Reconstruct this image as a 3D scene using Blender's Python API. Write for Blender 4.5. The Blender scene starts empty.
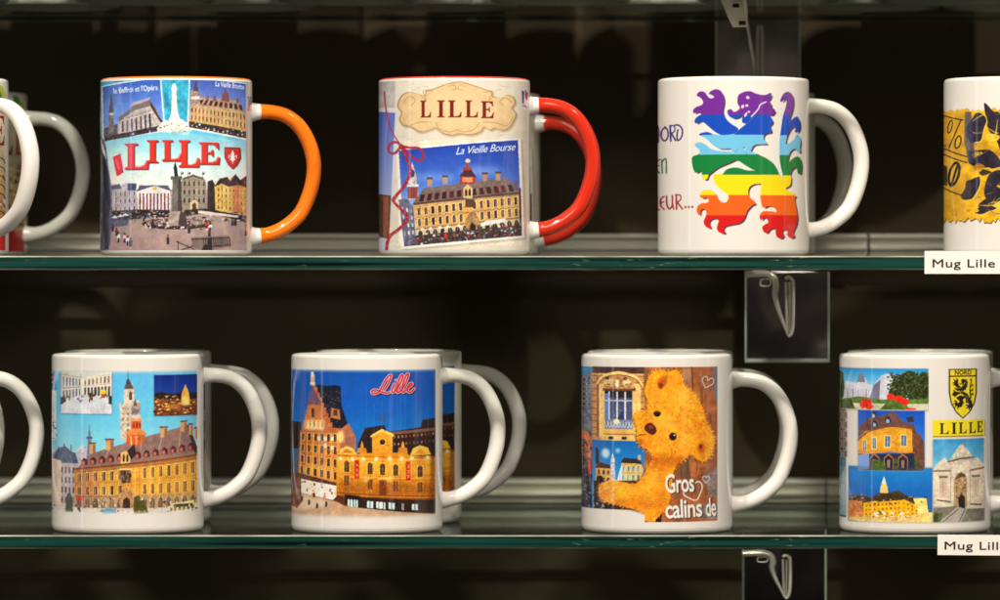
import bpy, bmesh, math, random
import numpy as np
from mathutils import Vector, Matrix
sc = bpy.context.scene
C = sc.collection
PX = 0.00054            # metres per photograph pixel in the plane of the front mugs' axes
MUG_H = 0.0952; MUG_R = 0.0408

# ------------------------------------------------------------------ painter
# A small rasteriser: the mugs' printed pictures are drawn as shapes and end up as
# colour attributes on the glazed print meshes.
SS = 5
WHITE = (232, 221, 203)
def lin(c):
    c = np.asarray(c, dtype=np.float32) / 255.0
    return np.where(c <= 0.04045, c / 12.92, ((c + 0.055) / 1.055) ** 2.4)

class Canvas:
    def __init__(s, cx, top, r=75.5, h=179, bg=WHITE, seed=1):
        s.cx, s.top, s.r, s.h = cx, top, r, h
        s.x0 = cx - r * 1.28; s.y0 = top - 4
        s.W = int(r * 2.56 * SS); s.H = int((h + 8) * SS)
        s.a = np.empty((s.H, s.W, 3), np.float32); s.a[:] = bg
        s.rng = np.random.default_rng(seed); s.rnd = random.Random(seed)
        s.tf = None
    def mask(s, pts):
        if s.tf: pts = [s.tf(*p) for p in pts]
        p = np.array(pts, dtype=np.float64)
        X = (p[:, 0] - s.x0) * SS; Y = (p[:, 1] - s.y0) * SS
        ax = max(0, int(math.floor(X.min()))); bx = min(s.W, int(math.ceil(X.max())) + 1)
        ay = max(0, int(math.floor(Y.min()))); by = min(s.H, int(math.ceil(Y.max())) + 1)
        if bx <= ax or by <= ay: return None
        f = np.zeros((by - ay, bx - ax + 1), np.int32)
        n = len(X)
        for i in range(n):
            x1, y1, x2, y2 = X[i], Y[i], X[(i + 1) % n], Y[(i + 1) % n]
            if y1 == y2: continue
            if y1 > y2: x1, y1, x2, y2 = x2, y2, x1, y1
            ra = max(ay, int(math.ceil(y1 - .5))); rb = min(by - 1, int(math.ceil(y2 - .5)) - 1)
            if rb < ra: continue
            rows = np.arange(ra, rb + 1)
            xs = x1 + (rows + .5 - y1) * (x2 - x1) / (y2 - y1)
            ci = np.clip(np.ceil(xs - .5).astype(int) - ax, 0, bx - ax)
            np.add.at(f, (rows - ay, ci), 1)
        m = (np.cumsum(f, axis=1)[:, :-1] % 2).astype(np.float32)
        return ay, by, ax, bx, m
    def P(s, pts, col, a=1.0, soft=0, cols=None, noise=0, nsize=3):
        """polygon; cols = vertical gradient [(t, colour)...]; noise = brightness mottling"""
        r = s.mask(pts)
        if r is None: return
        ay, by, ax, bx, m = r
        if soft:
            k = int(soft * SS * 2)
            pad = k * 2
            ay2, by2, ax2, bx2 = max(0, ay - pad), min(s.H, by + pad), max(0, ax - pad), min(s.W, bx + pad)
            M = np.zeros((by2 - ay2, bx2 - ax2), np.float32)
            M[ay - ay2:by - ay2, ax - ax2:bx - ax2] = m
            for _ in range(2): M = box(box(M, k, 0), k, 1)
            ay, by, ax, bx, m = ay2, by2, ax2, bx2, M
        reg = s.a[ay:by, ax:bx]
        if cols:
            t = np.linspace(0, 1, by - ay)
            ts = [c[0] for c in cols]
            cc = np.stack([np.interp(t, ts, [c[1][k] for c in cols]) for k in range(3)], 1)[:, None, :]
        else:
            cc = np.array(col, np.float32)[None, None, :]
        if noise:
            cc = cc * (1 + noise * s.noise(by - ay, bx - ax, nsize))[:, :, None]
        al = (m * a)[:, :, None]
        s.a[ay:by, ax:bx] = reg * (1 - al) + cc * al
    def noise(s, h, w, size):
        out = np.zeros((h, w), np.float32); amp = 1.0
        for o in range(3):
            q = max(1.0, size * SS / (2 ** o))
            gh, gw = int(h / q) + 3, int(w / q) + 3
            g = s.rng.uniform(-1, 1, (gh, gw)).astype(np.float32)
            yy = np.arange(h) / q; xx = np.arange(w) / q
            yi = yy.astype(int); xi = xx.astype(int); fy = (yy - yi)[:, None]; fx = (xx - xi)[None, :]
            out += amp * ((g[yi][:, xi] * (1 - fx) + g[yi][:, xi + 1] * fx) * (1 - fy) +
                          (g[yi + 1][:, xi] * (1 - fx) + g[yi + 1][:, xi + 1] * fx) * fy)
            amp *= .6
        return out / 1.6
    def R(s, x0, y0, x1, y1, col=None, **k): s.P([(x0, y0), (x1, y0), (x1, y1), (x0, y1)], col, **k)
    def E(s, cx, cy, rx, ry, col, rot=0, n=24, **k):
        c, q = math.cos(rot), math.sin(rot)
        s.P([(cx + rx * math.cos(t) * c - ry * math.sin(t) * q, cy + rx * math.cos(t) * q + ry * math.sin(t) * c)
             for t in [i * 2 * math.pi / n for i in range(n)]], col, **k)
    def L(s, pts, w, col, smooth=False, taper=False, **k):
        if smooth: pts = crom(pts, 8)
        n = len(pts)
        left, right = [], []
        for i, (x, y) in enumerate(pts):
            a = pts[max(0, i - 1)]; b = pts[min(n - 1, i + 1)]
            dx, dy = b[0] - a[0], b[1] - a[1]; d = math.hypot(dx, dy) or 1
            ww = w / 2 * ((1 - abs(2 * i / (n - 1) - 1) * .75) if taper else 1)
            left.append((x - dy / d * ww, y + dx / d * ww)); right.append((x + dy / d * ww, y - dx / d * ww))
        for i in range(n - 1):
            s.P([left[i], left[i + 1], right[i + 1], right[i]], col, **k)
        if w > .8 and not taper:
            for x, y in pts: s.E(x, y, w / 2, w / 2, col, n=10, **k)
    def S(s, pts, cols, n, w, h, a=.9, ang=0):
        """random dabs inside a polygon's box, clipped by the polygon"""
        xs = [p[0] for p in pts]; ys = [p[1] for p in pts]
        for _ in range(n):
            x = s.rnd.uniform(min(xs), max(xs)); y = s.rnd.uniform(min(ys), max(ys))
            if not inside(x, y, pts): continue
            ww = w * s.rnd.uniform(.4, 1.3) / 2; hh = h * s.rnd.uniform(.4, 1.3) / 2
            t = ang + s.rnd.uniform(-.4, .4) if ang else 0
            c, q = math.cos(t), math.sin(t)
            s.P([(x + u * c - v * q, y + u * q + v * c) for u, v in ((-ww, -hh), (ww, -hh), (ww, hh), (-ww, hh))],
                s.rnd.choice(cols), a=a)
    def F(s, quad, nx, ny, win, ww=.45, wh=.6, frame=None, arch=False, u0=0, u1=1, v0=0, v1=1, jitter=.15, skip=()):
        """rows of windows in a perspective facade quad (TL, TR, BR, BL)"""
        def m(u, v):
            (ax, ay), (bx, by), (cx, cy), (dx, dy) = quad
            return ((ax * (1 - u) + bx * u) * (1 - v) + (dx * (1 - u) + cx * u) * v,
                    (ay * (1 - u) + by * u) * (1 - v) + (dy * (1 - u) + cy * u) * v)
        for j in range(ny):
            for i in range(nx):
                if i in skip: continue
                cu = u0 + (i + .5) / nx * (u1 - u0); cv = v0 + (j + .5) / ny * (v1 - v0)
                du = ww / nx / 2 * (u1 - u0); dv = wh / ny / 2 * (v1 - v0)
                if frame:
                    s.P([m(cu - du * 1.5, cv - dv * 1.2), m(cu + du * 1.5, cv - dv * 1.2), m(cu + du * 1.5, cv + dv * 1.15), m(cu - du * 1.5, cv + dv * 1.15)], frame)
                k = 1 + s.rnd.uniform(-jitter, jitter) * 2
                col = tuple(min(255, c * k) for c in win)
                top = [m(cu - du, cv - dv), m(cu + du, cv - dv)]
                if arch: top = [m(cu - du, cv - dv * .4), m(cu - du * .6, cv - dv * .9), m(cu, cv - dv * 1.15), m(cu + du * .6, cv - dv * .9), m(cu + du, cv - dv * .4)]
                s.P(top + [m(cu + du, cv + dv), m(cu - du, cv + dv)], col)
                if frame and ww < .6:      # lintel, sill and the shade inside the reveal
                    s.P([m(cu - du * 1.6, cv - dv * 1.5), m(cu + du * 1.6, cv - dv * 1.5), m(cu + du * 1.6, cv - dv * 1.28), m(cu - du * 1.6, cv - dv * 1.28)], tuple(v * .62 for v in frame), a=.7)
                    s.P([m(cu - du * 1.6, cv + dv * 1.15), m(cu + du * 1.6, cv + dv * 1.15), m(cu + du * 1.6, cv + dv * 1.4), m(cu - du * 1.6, cv + dv * 1.4)], tuple(v * .6 for v in frame), a=.6)
                    s.P([m(cu + du * .35, cv - dv * .8), m(cu + du, cv - dv * .8), m(cu + du, cv + dv), m(cu + du * .35, cv + dv)], tuple(min(255, v * 1.7 + 12) for v in col), a=.45)
                if s.rnd.random() < .7 and frame:
                    s.P([m(cu - du * .15, cv - dv), m(cu + du * .15, cv - dv), m(cu + du * .15, cv + dv), m(cu - du * .15, cv + dv)], frame, a=.6)
    def grain(s, x0, y0, x1, y1, amp, size=.8):
        ax, bx = int((x0 - s.x0) * SS), int((x1 - s.x0) * SS); ay, by = int((y0 - s.y0) * SS), int((y1 - s.y0) * SS)
        ax, ay = max(ax, 0), max(ay, 0); bx, by = min(bx, s.W), min(by, s.H)
        n = s.noise(by - ay, bx - ax, size)
        s.a[ay:by, ax:bx] *= (1 + amp * n)[:, :, None]
    def photo(s, x0, y0, x1, y1, warp=.22, low=.10, fine=.05, chroma=.05, soft=2, streak=.07):
        """gives a drawn picture the irregular edges and mottling of a printed photograph"""
        ax, bx = max(0, int((x0 - s.x0) * SS)), min(s.W, int((x1 - s.x0) * SS)); ay, by = max(0, int((y0 - s.y0) * SS)), min(s.H, int((y1 - s.y0) * SS))
        h, w = by - ay, bx - ax
        yy, xx = np.mgrid[0:h, 0:w]
        dx = s.noise(h, w, 1.3) * warp * SS; dy = s.noise(h, w, 1.3) * warp * SS
        reg = s.a[ay:by, ax:bx]
        reg = reg[np.clip(yy + dy, 0, h - 1).astype(int), np.clip(xx + dx, 0, w - 1).astype(int)].copy()
        lum = reg.mean(-1) / 255; blue = np.clip((reg[..., 2] - reg[..., 0]) / 90, 0, 1)
        k = 1 - .75 * blue                      # skies stay smooth
        m = 1 + low * s.noise(h, w, 9) * k + fine * s.noise(h, w, .75) * (.35 + .65 * k) * 1.3
        vs_ = np.repeat(s.noise(h // 26 + 1, w, .55), 26, 0)[:h]; hs_ = np.repeat(s.noise(h, w // 26 + 1, .5), 26, 1)[:, :w]
        dark = np.clip((lum - .12) / .25, 0, 1)
        m = m * (1 + (.26 * streak * vs_ + .24 * streak * hs_) * k * dark)
        m = (1 + (m - 1) * 1.0)
        reg *= m[..., None]
        for q in range(3): reg[..., q] *= 1 + chroma * s.noise(h, w, 4)
        b = reg.copy()
        for ch in range(3): b[..., ch] = box(box(np.ascontiguousarray(reg[..., ch]), soft, 0), soft, 1)
        s.a[ay:by, ax:bx] = np.clip(120 + (b + (reg - b) * 1.1 - 120) * 1.13, 4, 255)
    def text(s, body, x, y, w, h, col, slant=0, rot=0, bold=0, gap=1.0, **k):
        """letters of the built-in font fitted into a box: x, y = lower left corner"""
        tris, bw, bh = glyphs(body, bold, gap)
        c, q = math.cos(rot), math.sin(rot)
        for t in tris:
            pts = []
            for u, v in t:
                lx = u / bw * w + slant * v / bh * h; ly = -v / bh * h
                pts.append((x + lx * c - ly * q, y + lx * q + ly * c))
            s.P(pts, col, **k)
    def sample(s, X, Y):
        b = s.a
        fx = np.clip((X - s.x0) * SS - .5, 1, s.W - 3); fy = np.clip((Y - s.y0) * SS - .5, 1, s.H - 3)
        b = (b + np.roll(b, 1, 0) + np.roll(b, -1, 0)) / 3; b = (b + np.roll(b, 1, 1) + np.roll(b, -1, 1)) / 3
        xi = fx.astype(int); yi = fy.astype(int); u = (fx - xi)[..., None]; v = (fy - yi)[..., None]
        return (b[yi, xi] * (1 - u) + b[yi, xi + 1] * u) * (1 - v) + (b[yi + 1, xi] * (1 - u) + b[yi + 1, xi + 1] * u) * v

def box(M, k, ax):
    if k < 1: return M
    c = np.cumsum(np.concatenate([np.zeros_like(np.take(M, [0], ax))] + [M], ax), ax)
    n = M.shape[ax]; i = np.arange(n)
    hi = np.minimum(n, i + k // 2 + 1); lo = np.maximum(0, i - k // 2)
    return (np.take(c, hi, ax) - np.take(c, lo, ax)) / (k // 2 * 2 + 1)
def inside(x, y, pts):
    r = False; j = len(pts) - 1
    for i in range(len(pts)):
        xi, yi = pts[i]; xj, yj = pts[j]
        if (yi > y) != (yj > y) and x < (xj - xi) * (y - yi) / (yj - yi) + xi: r = not r
        j = i
    return r
def crom(p, n, closed=False):
    out = []; N = len(p)
    rng_ = range(N) if closed else range(N - 1)
    for i in rng_:
        g = (lambda k: p[k % N]) if closed else (lambda k: p[min(max(k, 0), N - 1)])
        a, b, c, d = g(i - 1), g(i), g(i + 1), g(i + 2)
        for j in range(n):
            t = j / n
            out.append(tuple(.5 * (2 * b[k] + (c[k] - a[k]) * t + (2 * a[k] - 5 * b[k] + 4 * c[k] - d[k]) * t * t +
                                   (3 * b[k] - a[k] - 3 * c[k] + d[k]) * t ** 3) for k in range(len(b))))
    if not closed: out.append(tuple(p[-1]))
    return out
_gl = {}
def text_mesh(body, bold=0.0, gap=1.0, depth=0.0):
    cu = bpy.data.curves.new('lettering', 'FONT'); cu.body = body; cu.offset = bold; cu.space_character = gap
    cu.resolution_u = 3; cu.extrude = depth
    o = bpy.data.objects.new('lettering', cu); C.objects.link(o)
    bpy.context.view_layer.update()
    me = bpy.data.meshes.new_from_object(o.evaluated_get(bpy.context.evaluated_depsgraph_get()))
    bpy.data.objects.remove(o); bpy.data.curves.remove(cu)
    return me
def glyphs(body, bold=0, gap=1.0):
    k = (body, bold, gap)
    if k not in _gl:
        me = text_mesh(body, bold, gap)
        v = [x.co for x in me.vertices]; mx = min(p.x for p in v)
        base = 0
        tr = [[(v[i].x - mx, v[i].y - base) for i in f.vertices] for f in me.polygons]
        cap = max(p.y for p in v)
        _gl[k] = (tr, max(p.x for p in v) - mx, cap)
        bpy.data.meshes.remove(me)
    return _gl[k]

# serif capitals in a unit box
SER = {
 'L': [[(0,0),(.52,0),(.52,.05),(.38,.09),(.38,.92),(.62,.92),(.8,.86),(.9,.66),(.96,.66),(.93,1),(0,1),(0,.95),(.12,.91),(.12,.09),(0,.05)]],
 'I': [[(0,0),(1,0),(1,.05),(.74,.09),(.74,.91),(1,.95),(1,1),(0,1),(0,.95),(.26,.91),(.26,.09),(0,.05)]],
 'E': [[(0,0),(.9,0),(.92,.3),(.86,.3),(.76,.13),(.6,.08),(.38,.08),(.38,.45),(.55,.44),(.62,.34),(.67,.34),(.67,.64),(.62,.64),(.55,.53),(.38,.52),(.38,.92),(.62,.92),(.82,.84),(.91,.66),(.97,.66),(.93,1),(0,1),(0,.95),(.12,.91),(.12,.09),(0,.05)]],
}
def serif(c, s, boxes, col, **k):
    for ch, (x0, y0, x1, y1) in zip(s, boxes):
        for poly in SER[ch]:
            c.P([(x0 + u * (x1 - x0), y0 + v * (y1 - y0)) for u, v in poly], col, **k)
# ------------------------------------------------------------------ the printed pictures
LION = {
 'arm': [(270,100),(285,82),(310,85),(325,105),(340,122),(365,125),(378,110),(362,96),(345,88),(375,70),(405,75),(425,105),(428,150),(420,200),(440,250),(475,285),(515,312),(490,335),(440,345),(395,335),(350,300),(310,265),(285,258),(262,272),(258,255),(275,235),(300,220),(270,200),(250,208),(250,190),(270,175),(300,165),(310,140),(290,110)],
 'head': [(525,105),(560,85),(595,82),(625,95),(670,105),(700,100),(718,90),(712,118),(690,138),(660,150),(640,180),(615,205),(600,235),(575,265),(550,270),(550,240),(560,215),(545,215),(520,235),(490,242),(465,225),(458,200),(475,195),(490,210),(515,205),(535,180),(520,150)],
 'mane': [(690,140),(715,150),(722,180),(742,195),(725,220),(705,222),(728,262),(710,290),(720,325),(690,335),(672,350),(672,380),(692,400),(650,402),(610,412),(590,450),(575,455),(560,420),(520,430),(485,458),(478,432),(410,430),(370,410),(340,380),(305,352),(285,345),(330,335),(370,350),(430,355),(500,345),(540,310),(590,270),(625,230),(650,180),(670,150)],
 'body': [(262,405),(290,400),(320,415),(350,440),(410,455),(470,458),(475,475),(500,465),(545,430),(570,475),(590,455),(640,475),(700,505),(740,540),(765,595),(790,628),(835,600),(840,630),(832,660),(805,680),(850,715),(870,720),(862,745),(870,790),(880,850),(875,900),(855,950),(862,975),(845,988),(825,970),(830,950),(800,935),(785,945),(795,975),(780,990),(760,980),(755,955),(750,930),(715,930),(695,955),(680,950),(672,925),(690,910),(710,895),(700,870),(675,860),(660,875),(657,850),(675,830),(720,830),(760,835),(755,810),(730,790),(700,788),(675,798),(665,770),(660,720),(668,600),(655,575),(610,560),(560,530),(510,500),(470,515),(400,545),(370,565),(335,595),(325,620),(305,620),(305,595),(285,565),(262,580),(248,555),(240,505),(245,485),(275,475),(290,455),(280,430),(262,418)],
 'leg': [(430,595),(450,570),(490,558),(530,562),(570,575),(620,578),(655,585),(662,600),(662,645),(620,650),(585,670),(575,710),(590,745),(622,772),(600,785),(570,820),(550,870),(520,895),(470,905),(435,915),(425,935),(435,958),(410,955),(395,935),(400,905),(405,880),(375,865),(345,875),(338,900),(348,925),(325,918),(313,890),(325,860),(330,830),(310,805),(285,815),(282,845),(270,825),(275,795),(300,780),(335,775),(345,755),(325,735),(295,738),(292,715),(310,700),(345,698),(375,715),(390,745),(415,772),(445,775),(465,750),(460,720),(430,695),(395,665),(375,630),(375,600),(400,598)],
 'tail': [(782,135),(800,95),(825,80),(848,95),(855,130),(850,180),(835,230),(825,270),(845,262),(868,240),(885,235),(897,270),(892,310),(875,325),(878,300),(865,285),(840,302),(820,340),(810,375),(808,410),(840,400),(868,375),(885,345),(900,375),(896,420),(898,450),(880,440),(880,425),(850,432),(828,465),(822,505),(828,530),(850,505),(880,485),(900,495),(906,540),(900,585),(890,575),(886,545),(870,542),(845,560),(835,600),(835,640),(790,628),(800,600),(790,560),(780,500),(778,430),(780,370),(790,300),(800,230),(818,170),(822,130),(812,112),(795,125)],
}
def lion(c, f, col=None, bands=None, shadow=None):
    for part, pts in LION.items():
        q = crom([f(x, y) for x, y in pts], 3, True)
        if shadow: c.P([(x + 2.1, y + 1.9) for x, y in q], shadow, a=.85, soft=.25)
        if shadow: c.P([(x - .9, y - .8) for x, y in q], (205, 200, 205), a=.5)
    for part, pts in LION.items():
        q = crom([f(x, y) for x, y in pts], 3, True)
        if bands:
            ys = [y for x, y in q]; t0, t1 = min(ys), max(ys)
            cols = []
            for i, (yb, cc) in enumerate(bands):
                ya = bands[i - 1][0] if i else -1e3
                a, b = max(ya, t0), min(yb, t1)
                if b > a: cols += [((a - t0) / (t1 - t0) + 1e-4, cc), ((b - t0) / (t1 - t0), cc)]
            for dx, dy in ((-.9, 0), (.9, 0), (0, -.9), (0, .8), (.6, .6), (-.6, -.6), (.6, -.6), (-.6, .6), (0, 0)): c.P([(x + dx, y + dy) for x, y in q], None, cols=cols)
        else: c.P(q, col)

def art_place():      # orange-handled mug: collage with LILLE over a square
    c = Canvas(176.5, 77, 76.5, bg=(60, 160, 200), seed=11)
    c.R(60, 60, 290, 270, cols=[(0, (48, 150, 195)), (.35, (120, 195, 215)), (.55, (205, 228, 228)), (.7, (225, 222, 205)), (1, (225, 215, 200))])
    c.R(60, 60, 290, 140, (90, 180, 205), a=.5, noise=.25, nsize=8)
    # left photo: belfry and opera
    q = [(103, 86), (160, 79), (164, 131), (104, 142)]
    c.P([(102, 85), (161, 78), (165.5, 132), (103, 143.5)], (225, 230, 238))
    c.P(q, None, cols=[(0, (58, 92, 172)), (.5, (105, 140, 205)), (1, (150, 175, 215))], noise=.08, nsize=6)
    c.P([(104, 128), (118, 124), (118, 139), (104, 142)], (98, 90, 95), noise=.35, nsize=1.5)
    c.P([(109, 132), (109.5, 106), (111.5, 94), (112.5, 106), (114.5, 132)], (122, 112, 110), noise=.4, nsize=1)
    c.P([(109, 112), (111.8, 90), (114, 112)], (86, 80, 92)); c.R(110, 113, 113.6, 115, (210, 200, 190))
    c.P([(119, 118), (134, 106), (150, 101), (158, 112), (162, 123), (162, 131), (119, 137)], (188, 174, 166), noise=.18, nsize=2)
    c.P([(119, 118), (134, 106), (150, 101), (158, 112), (150, 107), (135, 111), (119, 122)], (120, 106, 104))
    c.P([(131, 107), (149, 101), (151, 98), (133, 103)], (170, 160, 158))
    c.F([(121, 121), (152, 112), (153, 130), (121, 134)], 7, 1, (78, 66, 74), ww=.45, wh=.8, frame=(206, 194, 186))
    c.P([(150, 101), (163, 123), (163, 127), (151, 108)], (72, 60, 62))
    c.P([(104, 137), (163, 126), (164, 131), (104, 142)], (64, 54, 60), noise=.5, nsize=1.2)
    c.S([(104, 136), (163, 127), (164, 131), (104, 141)], [(200, 190, 190), (30, 28, 34), (150, 60, 60)], 50, 1.4, 1.4)
    c.text("le Beffroi et l'Opéra", 114, 93.5, 44, 5.6, (238, 240, 248), rot=-.06, bold=.01)
    # centre: white column statue on turquoise
    c.P([(162, 78), (188, 78), (186, 128), (166, 128)], (62, 160, 182), noise=.25, nsize=4)
    c.P([(171, 121), (172, 92), (171, 90), (172.5, 86), (175.5, 86), (177, 90), (176, 92), (178, 121)], (226, 222, 208), noise=.1)
    c.E(174, 86.5, 1.6, 2, (236, 232, 220)); c.P([(168, 123), (172, 112), (177, 112), (181, 123)], (232, 226, 212))
    c.P([(157, 129), (165, 121), (172, 123), (181, 120), (192, 127), (191, 131), (158, 133)], (222, 214, 200), noise=.25, nsize=1.5)
    c.P([(158, 132), (191, 130), (186, 139), (163, 139)], (210, 206, 198), a=.7, noise=.2)
    c.S([(158, 124), (191, 123), (190, 132), (158, 133)], [(120, 100, 80), (245, 240, 230)], 30, 1.6, 1.4)
    # right photo: old exchange
    c.P([(189, 78), (248, 82), (248, 140), (187, 129.5)], (228, 228, 230))
    c.P([(190, 79), (247, 83), (247, 138), (188.5, 128)], None, cols=[(0, (62, 84, 160)), (.45, (120, 142, 200)), (1, (160, 170, 210))], noise=.06)
    c.P([(190, 106), (200, 98), (236, 100), (246, 112), (247, 114), (190, 107)], (176, 142, 116), noise=.2, nsize=2)
    c.P([(190, 106), (247, 112), (247, 136), (189, 126)], (204, 164, 108), noise=.15, nsize=2)
    c.F([(190, 107), (246, 112.5), (246.5, 129), (189.5, 121)], 15, 2, (92, 62, 48), ww=.42, wh=.62, frame=(226, 190, 136))
    c.F([(200, 100), (242, 104), (244, 110), (196, 105)], 9, 1, (66, 38, 36), ww=.6, wh=.9)
    c.P([(189, 104), (190, 92), (194, 90), (195.5, 78), (197, 90), (199.5, 94), (200, 106)], (158, 132, 124), noise=.4, nsize=1)
    c.P([(193, 92), (195.5, 76), (198, 92)], (84, 70, 84)); c.R(191, 97, 199, 100, (232, 214, 196))
    c.P([(221, 101), (222, 94), (225, 90), (228, 94), (229, 102)], (124, 72, 66)); c.L([(225, 91), (225, 84)], 1, (70, 56, 70))
    for x in (206, 213, 236): c.R(x, 96 + (x - 206) * .06, x + 2.4, 101 + (x - 206) * .06, (110, 90, 88))
    c.P([(189, 122), (247, 131), (247, 138), (188.5, 128)], (66, 54, 50), noise=.5, nsize=1)
    c.S([(189, 122), (247, 131), (247, 138), (188.5, 128)], [(235, 225, 220), (30, 26, 26), (190, 70, 50), (240, 240, 240)], 90, 1.8, 1.3)
    c.text("La Vieille Bourse", 215, 86.5, 29, 5.2, (242, 240, 246), rot=.07, bold=.01)
    c.P([(161, 136), (190, 135), (248, 141), (248, 146), (161, 141)], (205, 215, 222), a=.4, soft=1)
    # square
    c.P([(104, 141), (160, 133), (248, 142), (248, 195), (104, 200)], None, cols=[(0, (120, 190, 205)), (.35, (190, 222, 222)), (.7, (222, 228, 215)), (1, (225, 222, 205))], noise=.04, nsize=8)
    c.R(60, 190, 290, 262, cols=[(0, (176, 150, 138)), (.4, (168, 142, 130)), (1, (160, 134, 128))], noise=.07, nsize=4)
    c.P([(104, 192), (112, 184), (120, 186), (127, 183), (137, 184), (137, 213), (104, 215)], (176, 164, 168), noise=.2, nsize=2)
    c.P([(112, 186), (120, 184), (122, 189), (110, 190)], (84, 88, 108)); c.P([(128, 184), (137, 184), (136, 191), (128, 191)], (66, 76, 100))
    c.F([(105, 191), (137, 190), (137, 212), (105, 214)], 7, 3, (96, 84, 92), ww=.4, wh=.5, frame=(204, 196, 196))
    c.P([(137, 192), (155, 185), (170, 191), (171, 212), (138, 212)], (222, 210, 204), noise=.06)
    c.P([(137, 192), (140, 186), (168, 186), (171, 192), (155, 186.5)], (92, 90, 108)); c.E(155, 189, 2, 2, (205, 170, 60))
    for i in range(9): c.R(139.5 + i * 3.5, 194, 141 + i * 3.5, 211, (128, 42, 48) if i % 2 else (98, 58, 64))
    c.P([(171, 190), (180, 189), (180, 212), (171, 212)], (150, 136, 130), noise=.3, nsize=2)
    c.P([(180, 185), (183, 178), (193, 175.5), (203, 178), (206, 183), (207, 212), (180, 212)], (148, 134, 116), noise=.12, nsize=2)
    c.P([(183, 179), (193, 175), (203, 179), (203, 180.5), (193, 177), (183, 180.5)], (88, 76, 66))
    c.F([(182, 180), (206, 180), (206, 205), (182, 205)], 5, 3, (58, 50, 50), ww=.5, wh=.6, frame=(170, 156, 136), arch=True)
    c.P([(190, 212), (190, 203), (194, 200), (198, 203), (198, 212)], (214, 190, 140)); c.P([(192, 212), (192, 205), (194, 203), (196, 205), (196, 212)], (90, 62, 50))
    for x in (181, 188, 202): c.P([(x, 174), (x + 2.4, 172.5), (x + 1.8, 176)], (60, 44, 60)); c.L([(x, 172), (x, 180)], .5, (60, 50, 50))
    c.P([(207, 182), (212, 180), (216, 188), (216, 213), (207, 213)], (62, 48, 48), noise=.3)
    c.P([(214, 186), (220, 179), (226, 178), (229, 184), (229, 214), (215, 212)], (214, 178, 92), noise=.15, nsize=2)
    c.P([(229, 180), (234, 175), (240, 182), (247, 176), (248, 220), (229, 215)], (198, 146, 78), noise=.2, nsize=2)
    c.P([(214, 187), (219, 179), (227, 177), (230, 182), (235, 174), (240, 180), (248, 174), (248, 188), (238, 185), (229, 187), (221, 184)], (66, 46, 46), noise=.4, nsize=2)
    c.F([(216, 187), (247, 189), (247, 213), (216, 210)], 8, 4, (116, 74, 50), ww=.4, wh=.55, frame=(232, 202, 132))
    c.P([(234, 186), (239, 186), (239, 214), (234, 213)], (196, 106, 84), a=.6)
    c.P([(104, 212), (138, 210), (180, 211), (205, 209), (247, 216), (247, 223), (210, 214), (104, 222)], (58, 48, 48), noise=.6, nsize=1)
    c.S([(104, 210), (247, 212), (247, 222), (104, 222)], [(214, 206, 204), (40, 34, 36), (90, 72, 66), (160, 130, 110), (120, 140, 170)], 200, 2.6, 1.3)
    c.P([(198, 211), (238, 216), (238, 218), (198, 214)], (224, 206, 190))
    # fountain ring
    c.E(176, 224.5, 34, 5.5, (52, 42, 42), noise=.3); c.E(176, 223.3, 30, 3.6, (140, 120, 108), noise=.4, nsize=1)
    c.S([(144, 220), (208, 220), (208, 230), (144, 229)], [(200, 180, 170), (40, 32, 32), (230, 220, 215), (120, 60, 50)], 130, 1.7, 1.6)
    c.P([(168, 226), (170, 210), (184, 210), (187, 227)], (158, 142, 126), noise=.2); c.P([(178, 226), (180, 212), (185, 213), (188, 228)], (74, 62, 58))
    c.P([(171.5, 212), (172.5, 180), (181, 180), (182, 212)], (112, 104, 94), noise=.15, nsize=2); c.P([(177.5, 212), (178, 180), (181, 180), (182, 212)], (74, 68, 64))
    c.R(170.5, 177, 182, 180.5, (96, 90, 82)); c.P([(174.5, 177), (173.5, 168), (175, 162.5), (177, 168), (178, 177)], (42, 42, 44))
    # left dark lamp post edge
    c.P([(100, 130), (106, 146), (112, 190), (111, 245), (100, 258), (90, 258), (90, 130)], (96, 100, 122), noise=.3, nsize=3)
    c.P([(102, 150), (108, 168), (111, 200), (110, 215), (104, 190)], (46, 44, 60)); c.P([(101, 135), (107, 160), (103, 152)], (216, 222, 232)); c.P([(103, 190), (110, 210), (109, 250), (103, 250)], (64, 60, 74))
    c.P([(113, 157), (121, 154), (124, 173), (117, 177)], (214, 50, 72)); c.P([(115, 160), (117, 158), (121, 168), (119, 171)], (240, 90, 110))
    # parasols, people, railing
    for x, y in ((115, 217), (121, 216), (126, 215)): c.P([(x - 4, y + 1.5), (x, y - 1.5), (x + 4, y + 1.5)], (206, 214, 232)); 
    c.P([(106, 219), (130, 218), (128, 226), (110, 228)], (76, 84, 104), a=.8, noise=.5, nsize=1)
    for x, y, h, b in ((119, 243, 11, (225, 220, 225)), (125, 243, 10, (230, 190, 190)), (128, 246, 10, (220, 215, 225)), (131, 247, 9, (80, 50, 56)), (113, 232, 8, (60, 50, 60)), (117, 236, 8, (70, 60, 70)), (153, 229, 8, (60, 44, 56)), (168, 245, 10, (90, 50, 52)), (189, 234, 11, (70, 60, 52)), (206, 229, 8, (200, 60, 50)), (210, 231, 8, (225, 220, 215)), (209, 237, 8, (70, 60, 60)), (232, 226, 8, (90, 90, 100)), (235, 226, 7, (60, 60, 66)), (246, 236, 12, (200, 110, 80))):
        c.P([(x - 1.4, y), (x - 1.6, y - h * .65), (x, y - h * .8), (x + 1.6, y - h * .65), (x + 1.2, y)], b)
        c.E(x, y - h * .88, .9, 1.1, (70, 44, 40)); c.P([(x - 1.2, y), (x - 1, y - h * .4), (x + 1, y - h * .4), (x + 1, y)], (52, 46, 56))
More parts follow.
